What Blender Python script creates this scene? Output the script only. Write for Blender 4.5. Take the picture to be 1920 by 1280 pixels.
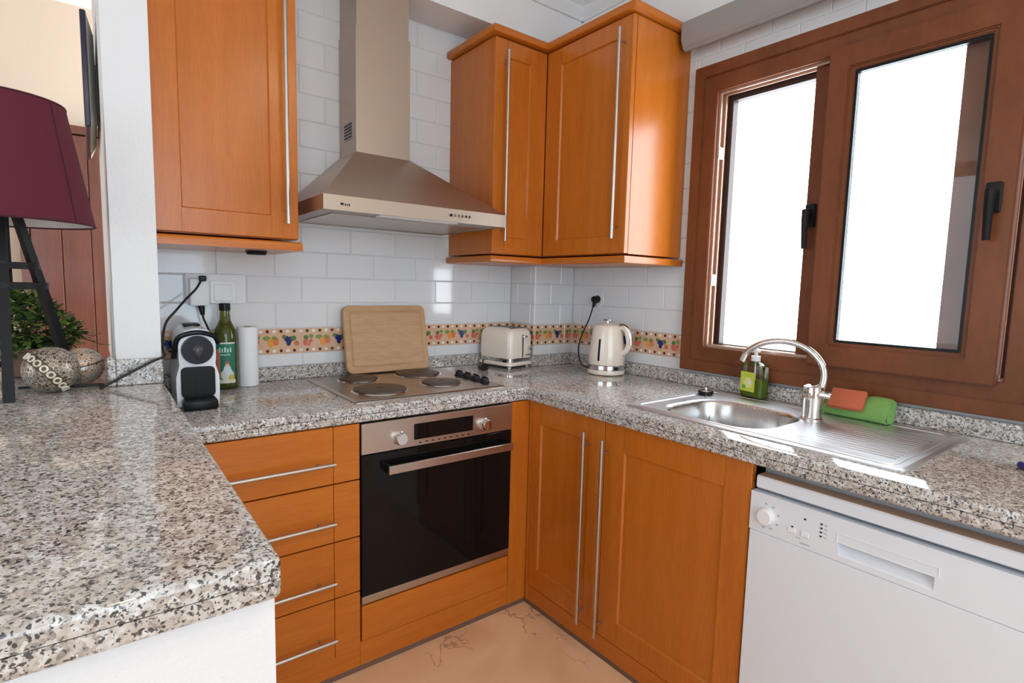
import bpy, bmesh, math, random
from mathutils import Vector, Matrix

for o in list(bpy.data.objects):
    bpy.data.objects.remove(o, do_unlink=True)
random.seed(7)
scene = bpy.context.scene
COL = scene.collection
R = math.radians
H = 0.8813            # worktop height
BAR = 0.97            # breakfast bar height
CEIL = 2.64

# ------------------------------------------------------------------ camera
def make_camera():
    yaw, pitch, roll = 0.6561, -0.1010, 0.0243
    f = Vector((math.sin(yaw)*math.cos(pitch), math.cos(yaw)*math.cos(pitch), math.sin(pitch)))
    r = Vector((math.cos(yaw), -math.sin(yaw), 0)); u = r.cross(f)
    r2 = math.cos(roll)*r + math.sin(roll)*u
    u2 = -math.sin(roll)*r + math.cos(roll)*u
    cam = bpy.data.cameras.new('camera'); cam.sensor_width = 36; cam.sensor_fit = 'HORIZONTAL'
    cam.lens = 1021.6/1920*36; cam.clip_start = 0.02
    o = bpy.data.objects.new('camera', cam); COL.objects.link(o)
    m = Matrix((r2, u2, -f)).transposed().to_4x4(); m.translation = Vector((-1.948, -2.2192, 1.2665))
    o.matrix_world = m
    scene.camera = o
make_camera()

# ------------------------------------------------------------------ light
scene.view_settings.view_transform = 'Standard'
scene.view_settings.look = 'None'
scene.view_settings.exposure = 0.15
scene.view_settings.gamma = 1.0
scene.view_settings.use_curve_mapping = False
w = bpy.data.worlds.new('sky'); scene.world = w; w.use_nodes = True
w.node_tree.nodes['Background'].inputs[0].default_value = (0.86, 0.93, 1.0, 1)
w.node_tree.nodes['Background'].inputs[1].default_value = 8.5

def area(name, loc, target, sx, sy, power, col):
    l = bpy.data.lights.new(name, 'AREA'); l.shape = 'RECTANGLE'; l.size = sx; l.size_y = sy
    l.energy = power; l.color = col
    o = bpy.data.objects.new(name, l); COL.objects.link(o); o.location = loc
    o.rotation_euler = (Vector(target)-Vector(loc)).to_track_quat('-Z', 'Y').to_euler()
    return o
# added fill lamps in front of the closed rear and living room walls
area('rear_fill', (-2.2, -4.95, 1.45), (-2.2, 0, 1.5), 2.6, 2.1, 66, (0.63, 0.83, 1.0))
area('living_side_fill', (-5.2, -1.6, 1.55), (0, -1.6, 1.75), 3.0, 1.9, 43, (0.68, 0.85, 1.0))
def spot_bulb(loc, power, col):
    l = bpy.data.lights.new('downlight_bulb', 'AREA'); l.shape = 'DISK'; l.size = 0.07
    l.energy = power; l.color = col
    o = bpy.data.objects.new('downlight_bulb', l); COL.objects.link(o); o.location = loc

# ------------------------------------------------------------------ materials
def new_mat(name):
    m = bpy.data.materials.new(name); m.use_nodes = True
    nt = m.node_tree; return m, nt, nt.nodes['Principled BSDF'], nt.links
def srgb(*c):
    return tuple(((x/255)/12.92 if x/255 <= 0.04045 else ((x/255+0.055)/1.055)**2.4) for x in c)
def plain(name, col, rough=0.5, metal=0.0, coat=0.0, bump=None, trans=0.0, ior=1.45, spec=0.5):
    m, nt, p, L = new_mat(name)
    p.inputs['Base Color'].default_value = (*col, 1); p.inputs['Roughness'].default_value = rough
    p.inputs['Metallic'].default_value = metal; p.inputs['Coat Weight'].default_value = coat
    p.inputs['Coat Roughness'].default_value = 0.12
    p.inputs['Transmission Weight'].default_value = trans; p.inputs['IOR'].default_value = ior
    p.inputs['Specular IOR Level'].default_value = spec
    # every surface gets a faint procedural variation
    tc = nt.nodes.new('ShaderNodeTexCoord'); n = nt.nodes.new('ShaderNodeTexNoise')
    n.inputs['Scale'].default_value = bump[0] if bump else 60; n.inputs['Detail'].default_value = 4
    L.new(tc.outputs['Object'], n.inputs['Vector'])
    if bump:
        b = nt.nodes.new('ShaderNodeBump'); b.inputs['Strength'].default_value = bump[1]
        b.inputs['Distance'].default_value = bump[2]
        L.new(n.outputs['Fac'], b.inputs['Height']); L.new(b.outputs['Normal'], p.inputs['Normal'])
    else:
        mr = nt.nodes.new('ShaderNodeMapRange')
        mr.inputs['To Min'].default_value = max(0.0, rough-0.008); mr.inputs['To Max'].default_value = min(1, rough+0.008)
        L.new(n.outputs['Fac'], mr.inputs['Value']); L.new(mr.outputs['Result'], p.inputs['Roughness'])
    return m
def wood(name, c_dark, c_light, stretch, rough=0.25, coat=0.0, scale=1.0, fine=0.5):
    m, nt, p, L = new_mat(name)
    tc = nt.nodes.new('ShaderNodeTexCoord'); mp = nt.nodes.new('ShaderNodeMapping')
    mp.inputs['Scale'].default_value = tuple(s*scale for s in stretch)
    L.new(tc.outputs['Object'], mp.inputs['Vector'])
    n1 = nt.nodes.new('ShaderNodeTexNoise'); n1.inputs['Scale'].default_value = 5; n1.inputs['Detail'].default_value = 3
    n2 = nt.nodes.new('ShaderNodeTexNoise'); n2.inputs['Scale'].default_value = 38; n2.inputs['Detail'].default_value = 6
    L.new(mp.outputs['Vector'], n1.inputs['Vector']); L.new(mp.outputs['Vector'], n2.inputs['Vector'])
    mx = nt.nodes.new('ShaderNodeMix'); mx.inputs['Factor'].default_value = fine
    L.new(n1.outputs['Fac'], mx.inputs['A']); L.new(n2.outputs['Fac'], mx.inputs['B'])
    cr = nt.nodes.new('ShaderNodeValToRGB')
    cr.color_ramp.elements[0].position = 0.3; cr.color_ramp.elements[0].color = (*c_dark, 1)
    cr.color_ramp.elements[1].position = 0.7; cr.color_ramp.elements[1].color = (*c_light, 1)
    L.new(mx.outputs['Result'], cr.inputs['Fac']); L.new(cr.outputs['Color'], p.inputs['Base Color'])
    p.inputs['Roughness'].default_value = rough; p.inputs['Coat Weight'].default_value = coat
    p.inputs['Coat Roughness'].default_value = 0.18
    b = nt.nodes.new('ShaderNodeBump'); b.inputs['Strength'].default_value = 0.05; b.inputs['Distance'].default_value = 0.001
    L.new(n2.outputs['Fac'], b.inputs['Height']); L.new(b.outputs['Normal'], p.inputs['Normal'])
    return m
def granite(name):
    m, nt, p, L = new_mat(name)
    tc = nt.nodes.new('ShaderNodeTexCoord')
    def noise(sc, det=2, rough=.5, dist=0.0):
        n = nt.nodes.new('ShaderNodeTexNoise'); n.inputs['Scale'].default_value = sc; n.inputs['Detail'].default_value = det
        n.inputs['Roughness'].default_value = rough; n.inputs['Distortion'].default_value = dist
        L.new(tc.outputs['Object'], n.inputs['Vector']); return n
    def ramp(src, stops, const=False):
        c = nt.nodes.new('ShaderNodeValToRGB'); e = c.color_ramp.elements
        if const: c.color_ramp.interpolation = 'CONSTANT'
        e[0].position, e[0].color = stops[0][0], (*stops[0][1], 1); e[1].position, e[1].color = stops[1][0], (*stops[1][1], 1)
        for q, col in stops[2:]:
            x = e.new(q); x.color = (*col, 1)
        L.new(src, c.inputs['Fac']); return c
    nz = noise(90, 2)
    vm = nt.nodes.new('ShaderNodeVectorMath'); vm.operation = 'MULTIPLY_ADD'; vm.inputs[1].default_value = (.014, .014, .014)
    L.new(nz.outputs['Color'], vm.inputs[0]); L.new(tc.outputs['Object'], vm.inputs[2])
    v = nt.nodes.new('ShaderNodeTexVoronoi'); v.inputs['Scale'].default_value = 125; L.new(vm.outputs[0], v.inputs['Vector'])
    s = nt.nodes.new('ShaderNodeSeparateColor'); L.new(v.outputs['Color'], s.inputs[0])
    n0 = noise(120, 3, .6, .5)
    bm_ = nt.nodes.new('ShaderNodeMix'); bm_.inputs['Factor'].default_value = .42
    L.new(n0.outputs['Fac'], bm_.inputs['A']); L.new(s.outputs[0], bm_.inputs['B'])
    base = ramp(bm_.outputs['Result'], [(.22, (.23, .215, .205)), (.36, (.43, .38, .335)), (.50, (.56, .51, .46)), (.62, (.62, .605, .585)), (.76, (.76, .755, .745))])
    v2 = nt.nodes.new('ShaderNodeTexVoronoi'); v2.inputs['Scale'].default_value = 185; L.new(vm.outputs[0], v2.inputs['Vector'])
    s2 = nt.nodes.new('ShaderNodeSeparateColor'); L.new(v2.outputs['Color'], s2.inputs[0])
    rad = nt.nodes.new('ShaderNodeMapRange'); rad.inputs['From Min'].default_value = .36; rad.inputs['From Max'].default_value = 1
    rad.inputs['To Min'].default_value = 0; rad.inputs['To Max'].default_value = .62; L.new(s2.outputs[1], rad.inputs['Value'])
    df = nt.nodes.new('ShaderNodeMath'); df.operation = 'SUBTRACT'; L.new(rad.outputs['Result'], df.inputs[0]); L.new(v2.outputs['Distance'], df.inputs[1])
    spk2 = nt.nodes.new('ShaderNodeMapRange'); spk2.inputs['From Min'].default_value = 0; spk2.inputs['From Max'].default_value = .10; L.new(df.outputs[0], spk2.inputs['Value'])
    spk = ramp(noise(230, 2, .55, .4).outputs['Fac'], [(.0, (0, 0, 0)), (.57, (0, 0, 0)), (.63, (1, 1, 1))])
    add = nt.nodes.new('ShaderNodeMath'); add.operation = 'MAXIMUM'
    L.new(spk.outputs['Color'], add.inputs[0]); L.new(spk2.outputs['Result'], add.inputs[1])
    mul = nt.nodes.new('ShaderNodeMath'); mul.operation = 'MULTIPLY'; mul.inputs[1].default_value = .92
    L.new(add.outputs[0], mul.inputs[0])
    mx = nt.nodes.new('ShaderNodeMix'); mx.data_type = 'RGBA'; L.new(mul.outputs[0], mx.inputs['Factor'])
    L.new(base.outputs['Color'], mx.inputs['A']); mx.inputs['B'].default_value = (.028, .03, .036, 1)
    L.new(mx.outputs['Result'], p.inputs['Base Color'])
    p.inputs['Roughness'].default_value = 0.07; p.inputs['Specular IOR Level'].default_value = 0.6
    return m
def marble(name):
    m, nt, p, L = new_mat(name)
    tc = nt.nodes.new('ShaderNodeTexCoord')
    n = nt.nodes.new('ShaderNodeTexNoise'); n.inputs['Scale'].default_value = 3.0; n.inputs['Detail'].default_value = 8
    n.inputs['Distortion'].default_value = 1.2
    L.new(tc.outputs['Object'], n.inputs['Vector'])
    cr = nt.nodes.new('ShaderNodeValToRGB'); e = cr.color_ramp.elements
    e[0].position = .3; e[0].color = (.74, .42, .235, 1); e[1].position = .7; e[1].color = (.90, .58, .35, 1)
    L.new(n.outputs['Fac'], cr.inputs['Fac'])
    n2 = nt.nodes.new('ShaderNodeTexNoise'); n2.inputs['Scale'].default_value = 5; n2.inputs['Detail'].default_value = 5
    L.new(tc.outputs['Object'], n2.inputs['Vector'])
    vm = nt.nodes.new('ShaderNodeVectorMath'); vm.operation = 'MULTIPLY_ADD'; vm.inputs[1].default_value = (.35, .35, .35)
    L.new(n2.outputs['Color'], vm.inputs[0]); L.new(tc.outputs['Object'], vm.inputs[2])
    v = nt.nodes.new('ShaderNodeTexVoronoi'); v.feature = 'DISTANCE_TO_EDGE'; v.inputs['Scale'].default_value = 4.5
    L.new(vm.outputs[0], v.inputs['Vector'])
    n3 = nt.nodes.new('ShaderNodeTexNoise'); n3.inputs['Scale'].default_value = 4.0
    L.new(tc.outputs['Object'], n3.inputs['Vector'])
    lim = nt.nodes.new('ShaderNodeMapRange'); lim.inputs['From Min'].default_value = .52; lim.inputs['From Max'].default_value = .62
    lim.inputs['To Min'].default_value = 0.0; lim.inputs['To Max'].default_value = .016
    L.new(n3.outputs['Fac'], lim.inputs['Value'])
    lt = nt.nodes.new('ShaderNodeMath'); lt.operation = 'LESS_THAN'
    L.new(v.outputs['Distance'], lt.inputs[0]); L.new(lim.outputs['Result'], lt.inputs[1])
    mx = nt.nodes.new('ShaderNodeMix'); mx.data_type = 'RGBA'
    mul = nt.nodes.new('ShaderNodeMath'); mul.operation = 'MULTIPLY'; mul.inputs[1].default_value = .55
    L.new(lt.outputs[0], mul.inputs[0]); L.new(mul.outputs[0], mx.inputs['Factor'])
    L.new(cr.outputs['Color'], mx.inputs['A']); mx.inputs['B'].default_value = (.24, .13, .07, 1)
    L.new(mx.outputs['Result'], p.inputs['Base Color'])
    p.inputs['Roughness'].default_value = .32
    return m
def blobs(name, base, items, rough=0.2, rep=(1, 1), trans=0):
    """flat print: ellipses and boxes laid over a base colour in UV space"""
    m, nt, p, L = new_mat(name)
    tc = nt.nodes.new('ShaderNodeTexCoord'); src = tc.outputs['UV']
    n = nt.nodes.new('ShaderNodeTexNoise'); n.inputs['Scale'].default_value = 22; n.inputs['Detail'].default_value = 3
    L.new(src, n.inputs['Vector'])
    wv = nt.nodes.new('ShaderNodeVectorMath'); wv.operation = 'MULTIPLY_ADD'; wv.inputs[1].default_value = (.012, .03, 0)
    L.new(n.outputs['Color'], wv.inputs[0]); L.new(src, wv.inputs[2])
    col = nt.nodes.new('ShaderNodeMix'); col.data_type = 'RGBA'
    col.inputs['A'].default_value = (*[c*.88 for c in base], 1); col.inputs['B'].default_value = (*base, 1)
    L.new(n.outputs['Fac'], col.inputs['Factor'])
    prev = col.outputs['Result']
    for it in items:
        kind, cx, cy, rx, ry, c = it[:6]
        s = nt.nodes.new('ShaderNodeVectorMath'); s.operation = 'SUBTRACT'; s.inputs[1].default_value = (cx+.006, cy+.015, 0)
        L.new(wv.outputs[0] if kind == 'e' else wv.outputs[0], s.inputs[0])
        k = nt.nodes.new('ShaderNodeVectorMath'); k.operation = 'MULTIPLY'; k.inputs[1].default_value = (1/rx, 1/ry, 0)
        L.new(s.outputs[0], k.inputs[0])
        if kind == 'e':
            d = nt.nodes.new('ShaderNodeVectorMath'); d.operation = 'LENGTH'; L.new(k.outputs[0], d.inputs[0]); val = d.outputs['Value']
        else:
            ab = nt.nodes.new('ShaderNodeVectorMath'); ab.operation = 'ABSOLUTE'; L.new(k.outputs[0], ab.inputs[0])
            sp = nt.nodes.new('ShaderNodeSeparateXYZ'); L.new(ab.outputs[0], sp.inputs[0])
            d = nt.nodes.new('ShaderNodeMath'); d.operation = 'MAXIMUM'; L.new(sp.outputs[0], d.inputs[0]); L.new(sp.outputs[1], d.inputs[1]); val = d.outputs[0]
        lt = nt.nodes.new('ShaderNodeMath'); lt.operation = 'LESS_THAN'; lt.inputs[1].default_value = 1
        L.new(val, lt.inputs[0])
        mx = nt.nodes.new('ShaderNodeMix'); mx.data_type = 'RGBA'
        L.new(lt.outputs[0], mx.inputs['Factor']); L.new(prev, mx.inputs['A']); mx.inputs['B'].default_value = (*c, 1)
        prev = mx.outputs['Result']
    L.new(prev, p.inputs['Base Color']); p.inputs['Roughness'].default_value = rough
    return m
def clear_glass(name, tint=(1, 1, 1)):
    m = bpy.data.materials.new(name); m.use_nodes = True; nt = m.node_tree
    nt.nodes.remove(nt.nodes['Principled BSDF']); out = nt.nodes['Material Output']
    t = nt.nodes.new('ShaderNodeBsdfTransparent'); t.inputs[0].default_value = (*tint, 1)
    g = nt.nodes.new('ShaderNodeBsdfGlossy'); g.inputs['Roughness'].default_value = .02
    fr = nt.nodes.new('ShaderNodeFresnel'); fr.inputs[0].default_value = 1.45
    mx = nt.nodes.new('ShaderNodeMixShader')
    nt.links.new(fr.outputs[0], mx.inputs[0]); nt.links.new(t.outputs[0], mx.inputs[1]); nt.links.new(g.outputs[0], mx.inputs[2])
    nt.links.new(mx.outputs[0], out.inputs[0]); return m
def brushed(name, col, rough, stretch, aniso=0.03):
    m, nt, p, L = new_mat(name)
    p.inputs['Base Color'].default_value = (*col, 1); p.inputs['Metallic'].default_value = 1
    tc = nt.nodes.new('ShaderNodeTexCoord'); mp = nt.nodes.new('ShaderNodeMapping'); mp.inputs['Scale'].default_value = stretch
    n = nt.nodes.new('ShaderNodeTexNoise'); n.inputs['Scale'].default_value = 60; n.inputs['Detail'].default_value = 3
    L.new(tc.outputs['Object'], mp.inputs['Vector']); L.new(mp.outputs['Vector'], n.inputs['Vector'])
    mr = nt.nodes.new('ShaderNodeMapRange'); mr.inputs['To Min'].default_value = rough-.05; mr.inputs['To Max'].default_value = rough+.07
    L.new(n.outputs['Fac'], mr.inputs['Value']); L.new(mr.outputs['Result'], p.inputs['Roughness'])
    b = nt.nodes.new('ShaderNodeBump'); b.inputs['Strength'].default_value = aniso; b.inputs['Distance'].default_value = .0005
    L.new(n.outputs['Fac'], b.inputs['Height']); L.new(b.outputs['Normal'], p.inputs['Normal'])
    return m

CH_D, CH_L = (.45, .115, .009), (.57, .166, .016)
M = {}
M['wood_v'] = wood('cherry_wood_upright', CH_D, CH_L, (5, 5, .45))
M['wood_h'] = wood('cherry_wood_level', CH_D, CH_L, (.45, .45, 5))
M['frame_wood'] = wood('window_brown_foil', (.125, .036, .011), (.215, .068, .023), (1.2, 1.2, .6), rough=.40, coat=0, fine=.3); M['frame_wood'].node_tree.nodes['Principled BSDF'].inputs['Specular IOR Level'].default_value = .3
M['door_wood'] = wood('reddish_door_wood', (.085, .021, .008), (.155, .042, .015), (6, 6, .4), rough=.35, coat=.3)
M['board'] = wood('beech_board', (.44, .245, .115), (.62, .385, .205), (.5, 3, 5), rough=.5, coat=0)
M['granite'] = granite('speckled_granite')
M['marble'] = marble('beige_marble_floor')
M['plaster'] = plain('white_stucco', (.80, .81, .82), .75, bump=(140, .35, .004))
M['paint'] = plain('white_wall_paint', (.85, .84, .83), .8)
M['cream'] = plain('cream_wall_paint', (.62, .515, .41), .8)
M['ceiling'] = plain('ceiling_paint', (.90, .885, .87), .85)
M['tile'] = plain('white_glazed_tile', (.76, .765, .775), .06, coat=.4)
M['grout'] = plain('pale_grout', (.70, .695, .69), .8)
M['steel'] = brushed('brushed_steel', (.52, .46, .41), .30, (.4, .4, 6))
M['steel_v'] = brushed('brushed_steel_hood', (.50, .41, .33), .36, (.4, .4, 6))
M['sink'] = brushed('sink_steel', (.74, .75, .77), .37, (9, .25, 9), 0.0)
M['sink_shaded'] = brushed('shaded_sink_steel', (.60, .59, .58), .24, (6, 6, .3), 0.0)  # same steel as the deck, darkened for the shade inside the bowl
M['chrome'] = plain('polished_chrome', (.72, .70, .68), .07, metal=1)
M['satin'] = plain('satin_nickel_rod', (.52, .50, .47), .34, metal=1)
M['white_app'] = plain('white_enamel', (.76, .79, .84), .28, coat=.2)
M['white_pl'] = plain('white_plastic', (.82, .82, .82), .3)
M['grey_pl'] = plain('grey_plastic', (.42, .43, .45), .45)
M['black'] = plain('black_plastic', (.008, .008, .009), .3, spec=.25)
M['matt_black'] = plain('matt_black_metal', (.010, .010, .011), .45, spec=.25)
M['blackglass'] = plain('oven_black_glass', (.006, .005, .005), .05, spec=.25)
M['cord'] = plain('black_rubber_cord', (.012, .012, .013), .5)
M['hotplate'] = plain('dark_iron_hotplate', (.085, .06, .05), .42, metal=.4)
M['cream_enamel'] = plain('cream_enamel', (.88, .77, .67), .16, coat=.5)
M['gap'] = plain('dark_gap', (.02, .012, .008), .8)
M['green_cloth'] = plain('green_microfibre', (.21, .42, .115), .95, bump=(700, .6, .003))
M['sponge'] = plain('orange_sponge', (.50, .125, .06), .95, bump=(500, .5, .002))
M['dgreen_glass'] = plain('olive_green_glass', (.16, .20, .012), .05, trans=.75, ior=1.5)
M['glass'] = clear_glass('window_glass', (.95, .96, .96))
M['soap_clear'] = clear_glass('clear_plastic', (.92, .94, .93))
M['soap_liq'] = plain('green_soap', (.22, .34, .015), .1, trans=.35, ior=1.34)
M['shade'] = plain('burgundy_fabric', (.105, .012, .026), .85, bump=(900, .3, .001))
M['shade_in'] = plain('white_shade_lining', (.70, .66, .62), .8)
M['blind'] = plain('grey_aluminium_cassette', (.30, .285, .27), .45)
M['pale_stone'] = plain('brown_pot', (.17, .10, .07), .6)
M['stem'] = plain('brown_stem', (.09, .06, .03), .7)
M['soil'] = plain('dark_soil', (.03, .02, .015), .95)
M['leaf_a'] = plain('leaf_green', (.17, .26, .05), .45)
M['leaf_b'] = plain('leaf_dark_green', (.055, .105, .028), .45)
M['leaf_c'] = plain('leaf_pale_green', (.30, .38, .10), .45)
M['blue_pl'] = plain('blue_plastic', (.01, .015, .20), .3)
M['tv_dark'] = plain('tv_dark_bezel', (.02, .02, .05), .2)
M['tv_back'] = plain('tv_grey_back', (.66, .62, .52), .5)
M['lid_reflection'] = plain('lid_warm_reflection', (.62, .42, .29), .5)
M['paper'] = plain('white_paper', (.84, .84, .85), .9)
M['card'] = plain('brown_cardboard', (.35, .25, .17), .9)

# ------------------------------------------------------------------ mesh helpers
OFF = {}
def BM(): return bmesh.new()
def merge(dst, src):
    me = bpy.data.meshes.new('tmp'); src.to_mesh(me); src.free(); dst.from_mesh(me); bpy.data.meshes.remove(me)
def box(bm, x0, x1, y0, y1, z0, z1, bev=0.0, seg=1):
    t = BM(); bmesh.ops.create_cube(t, size=1)
    for v in t.verts:
        v.co = Vector((x0+(v.co.x+.5)*(x1-x0), y0+(v.co.y+.5)*(y1-y0), z0+(v.co.z+.5)*(z1-z0)))
    if bev > 0:
        bmesh.ops.bevel(t, geom=list(t.edges), offset=bev, segments=seg, affect='EDGES', profile=.5)
    merge(bm, t)
def cyl(bm, p0, p1, r0, r1=None, seg=24, caps=True):
    r1 = r0 if r1 is None else r1
    p0 = Vector(p0); p1 = Vector(p1); ax = (p1-p0).normalized()
    a = ax.orthogonal().normalized(); b = ax.cross(a)
    A = [bm.verts.new(p0+r0*(math.cos(2*math.pi*i/seg)*a+math.sin(2*math.pi*i/seg)*b)) for i in range(seg)]
    B = [bm.verts.new(p1+r1*(math.cos(2*math.pi*i/seg)*a+math.sin(2*math.pi*i/seg)*b)) for i in range(seg)]
    for i in range(seg):
        bm.faces.new((A[i], A[(i+1) % seg], B[(i+1) % seg], B[i]))
    if caps:
        bm.faces.new(A[::-1]); bm.faces.new(B)
def lathe(bm, prof, c=(0, 0, 0), seg=40, a0=0, a1=2*math.pi):
    full = abs(a1-a0-2*math.pi) < 1e-6; n = seg if full else seg+1
    rings = []
    for r, z in prof:
        if r < 1e-6: rings.append([bm.verts.new((c[0], c[1], c[2]+z))])
        else:
            rings.append([bm.verts.new((c[0]+r*math.cos(a0+(a1-a0)*i/seg), c[1]+r*math.sin(a0+(a1-a0)*i/seg), c[2]+z)) for i in range(n)])
    for A, B in zip(rings, rings[1:]):
        for i in range(seg):
            j = (i+1) % n
            if len(A) == 1 and len(B) == 1: continue
            if len(A) == 1: bm.faces.new((A[0], B[j], B[i]))
            elif len(B) == 1: bm.faces.new((A[i], A[j], B[0]))
            else: bm.faces.new((A[i], A[j], B[j], B[i]))
def smooth_path(pts, n=6):
    P = [Vector(p) for p in pts]; P = [2*P[0]-P[1]]+P+[2*P[-1]-P[-2]]; out = []
    for i in range(1, len(P)-2):
        for k in range(n):
            t = k/n; a, b, c, d = P[i-1], P[i], P[i+1], P[i+2]
            out.append(.5*((2*b)+(-a+c)*t+(2*a-5*b+4*c-d)*t*t+(-a+3*b-3*c+d)*t**3))
    out.append(P[-2]); return out
def tube(bm, pts, r, seg=10, rfun=None):
    P = [Vector(p) for p in pts]; rings = []; n = None
    for i, p in enumerate(P):
        t = (P[min(i+1, len(P)-1)]-P[max(i-1, 0)]).normalized()
        n = t.orthogonal().normalized() if n is None else (n-t*n.dot(t)).normalized()
        b = t.cross(n); rr = rfun(i/(len(P)-1)) if rfun else r
        rings.append([bm.verts.new(p+rr*(math.cos(2*math.pi*k/seg)*n+math.sin(2*math.pi*k/seg)*b)) for k in range(seg)])
    for A, B in zip(rings, rings[1:]):
        for k in range(seg): bm.faces.new((A[k], A[(k+1) % seg], B[(k+1) % seg], B[k]))
    bm.faces.new(rings[0][::-1]); bm.faces.new(rings[-1])
def rrect(x0, x1, y0, y1, r, n=6):
    out = []
    for cx, cy, a in ((x1-r, y1-r, 0), (x0+r, y1-r, 90), (x0+r, y0+r, 180), (x1-r, y0+r, 270)):
        for i in range(n+1):
            t = R(a+90*i/n); out.append((cx+r*math.cos(t), cy+r*math.sin(t)))
    return out
def loft(bm, rings, cap0=True, cap1=True):
    V = [[bm.verts.new(p) for p in r] for r in rings]; n = len(V[0])
    for A, B in zip(V, V[1:]):
        for i in range(n): bm.faces.new((A[i], A[(i+1) % n], B[(i+1) % n], B[i]))
    if cap0: bm.faces.new(V[0][::-1])
    if cap1: bm.faces.new(V[-1])
def prism(bm, poly, fn, d0, d1):
    """poly in 2D, fn(u,v,d)->3D"""
    loft(bm, [[fn(u, v, d0) for u, v in poly], [fn(u, v, d1) for u, v in poly]])
def sphere(bm, c, r, seg=32, rings=18, sz=1.0):
    lathe(bm, [(r*math.sin(math.pi*i/rings), -r*sz*math.cos(math.pi*i/rings)) for i in range(rings+1)], c, seg)
def cells(bm, xs, ys, z0, z1, mask):
    V = {}
    def v(i, j, k):
        key = (i, j, k)
        if key not in V: V[key] = bm.verts.new((xs[i], ys[j], (z0, z1)[k]))
        return V[key]
    nx, ny = len(xs)-1, len(ys)-1
    ok = lambda i, j: 0 <= i < nx and 0 <= j < ny and mask((xs[i]+xs[i+1])/2, (ys[j]+ys[j+1])/2)
    for i in range(nx):
        for j in range(ny):
            if not ok(i, j): continue
            bm.faces.new((v(i, j, 1), v(i+1, j, 1), v(i+1, j+1, 1), v(i, j+1, 1)))
            bm.faces.new((v(i, j+1, 0), v(i+1, j+1, 0), v(i+1, j, 0), v(i, j, 0)))
            if not ok(i-1, j): bm.faces.new((v(i, j+1, 0), v(i, j, 0), v(i, j, 1), v(i, j+1, 1)))
            if not ok(i+1, j): bm.faces.new((v(i+1, j, 0), v(i+1, j+1, 0), v(i+1, j+1, 1), v(i+1, j, 1)))
            if not ok(i, j-1): bm.faces.new((v(i, j, 0), v(i+1, j, 0), v(i+1, j, 1), v(i, j, 1)))
            if not ok(i, j+1): bm.faces.new((v(i+1, j+1, 0), v(i, j+1, 0), v(i, j+1, 1), v(i+1, j+1, 1)))
def bevel_sel(bm, test, off, seg=3):
    E = [e for e in bm.edges if len(e.link_faces) == 2 and e.calc_face_angle(0) > 1.0 and test(e.verts[0].co, e.verts[1].co)]
    if E: bmesh.ops.bevel(bm, geom=E, offset=off, segments=seg, affect='EDGES', profile=.5)

def obj(name, bm, mat, parent=None, label=None, kind=None, local=False, smooth=35):
    bmesh.ops.recalc_face_normals(bm, faces=list(bm.faces))
    me = bpy.data.meshes.new(name); bm.to_mesh(me); bm.free()
    off = OFF.get(parent.name, Vector()) if parent else Vector()
    if parent and not local and off.length: me.transform(Matrix.Translation(-off))
    for p in me.polygons: p.use_smooth = True
    me.set_sharp_from_angle(angle=R(smooth))
    me.materials.append(M[mat] if isinstance(mat, str) else mat)
    o = bpy.data.objects.new(name, me); COL.objects.link(o)
    if parent:
        o.parent = parent; OFF[o.name] = off if not local else Vector()
    if label: o['label'] = label
    if kind: o['kind'] = kind
    return o
def thing(name, label, cat, loc=(0, 0, 0), rz=0, group=None):
    o = bpy.data.objects.new(name, None); COL.objects.link(o); o.empty_display_size = .05
    o.location = loc; o.rotation_euler = (0, 0, rz); o['label'] = label; o['category'] = cat
    if group: o['group'] = group
    OFF[o.name] = Vector(loc); return o
def tag(o, label, cat, group=None):
    o['label'] = label; o['category'] = cat
    if group: o['group'] = group
    return o
def struct(name, bm, mat, label, cat='wall'):
    o = obj(name, bm, mat); o['kind'] = 'structure'; o['label'] = label; o['category'] = cat; OFF[o.name] = Vector(); return o
def bxs(*bs):
    b = BM()
    for q in bs: box(b, *q)
    return b
def uv_planar(o, fn):
    me = o.data; uv = me.uv_layers.new(name='UVMap')
    for l in me.loops: uv.data[l.index].uv = fn(me.vertices[l.vertex_index].co)

# ------------------------------------------------------------------ room shell
FZ = -.05
floor = struct('floor', bxs((-5.4, .2, -5.1, 1.6, FZ, 0)), 'marble', 'beige marble floor with thin brown cracks', 'floor')
ceiling = struct('ceiling', bxs((-5.4, .2, -5.1, 1.6, CEIL, CEIL+.05)), 'ceiling', 'white ceiling above the kitchen cabinets', 'ceiling')
wall_back = struct('wall_back', bxs((-1.80, .0, .003, .12, 0, CEIL)), 'grout', 'white tiled back wall behind the hob and hood')
WY0, WY1, WZ0, WZ1 = -.868, -1.975, .945, 2.131     # window opening
XW = .20
wall_right = struct('wall_right', bxs((.003, XW, WY0, .12, 0, CEIL), (.003, XW, -5.1, WY1, 0, CEIL),
                    (.003, XW, WY1, WY0, 0, WZ0), (.003, XW, WY1, WY0, WZ1, CEIL)), 'grout', 'tiled wall holding the brown window')
PX, PY = -.2547, -.1922
wall_pillar = struct('wall_corner', bxs((PX+.003, .003, PY+.003, .003, 0, CEIL)), 'grout', 'narrow tiled pillar boxed into the room corner')
wall_left = struct('wall_left', bxs((-1.905, -1.80, -.39, .55, BAR, CEIL)), 'plaster', 'end of the white textured partition beside the left wall cabinet')
wall_low = struct('wall_front', bxs((-2.34, -1.80, -1.60, .12, 0, BAR-.05)), 'plaster', 'white textured half wall under the breakfast bar')
wall_far = struct('wall_far', bxs((-5.4, .2, 1.5, 1.6, 0, CEIL)), 'cream', 'cream wall of the room beyond the bar')
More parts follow.
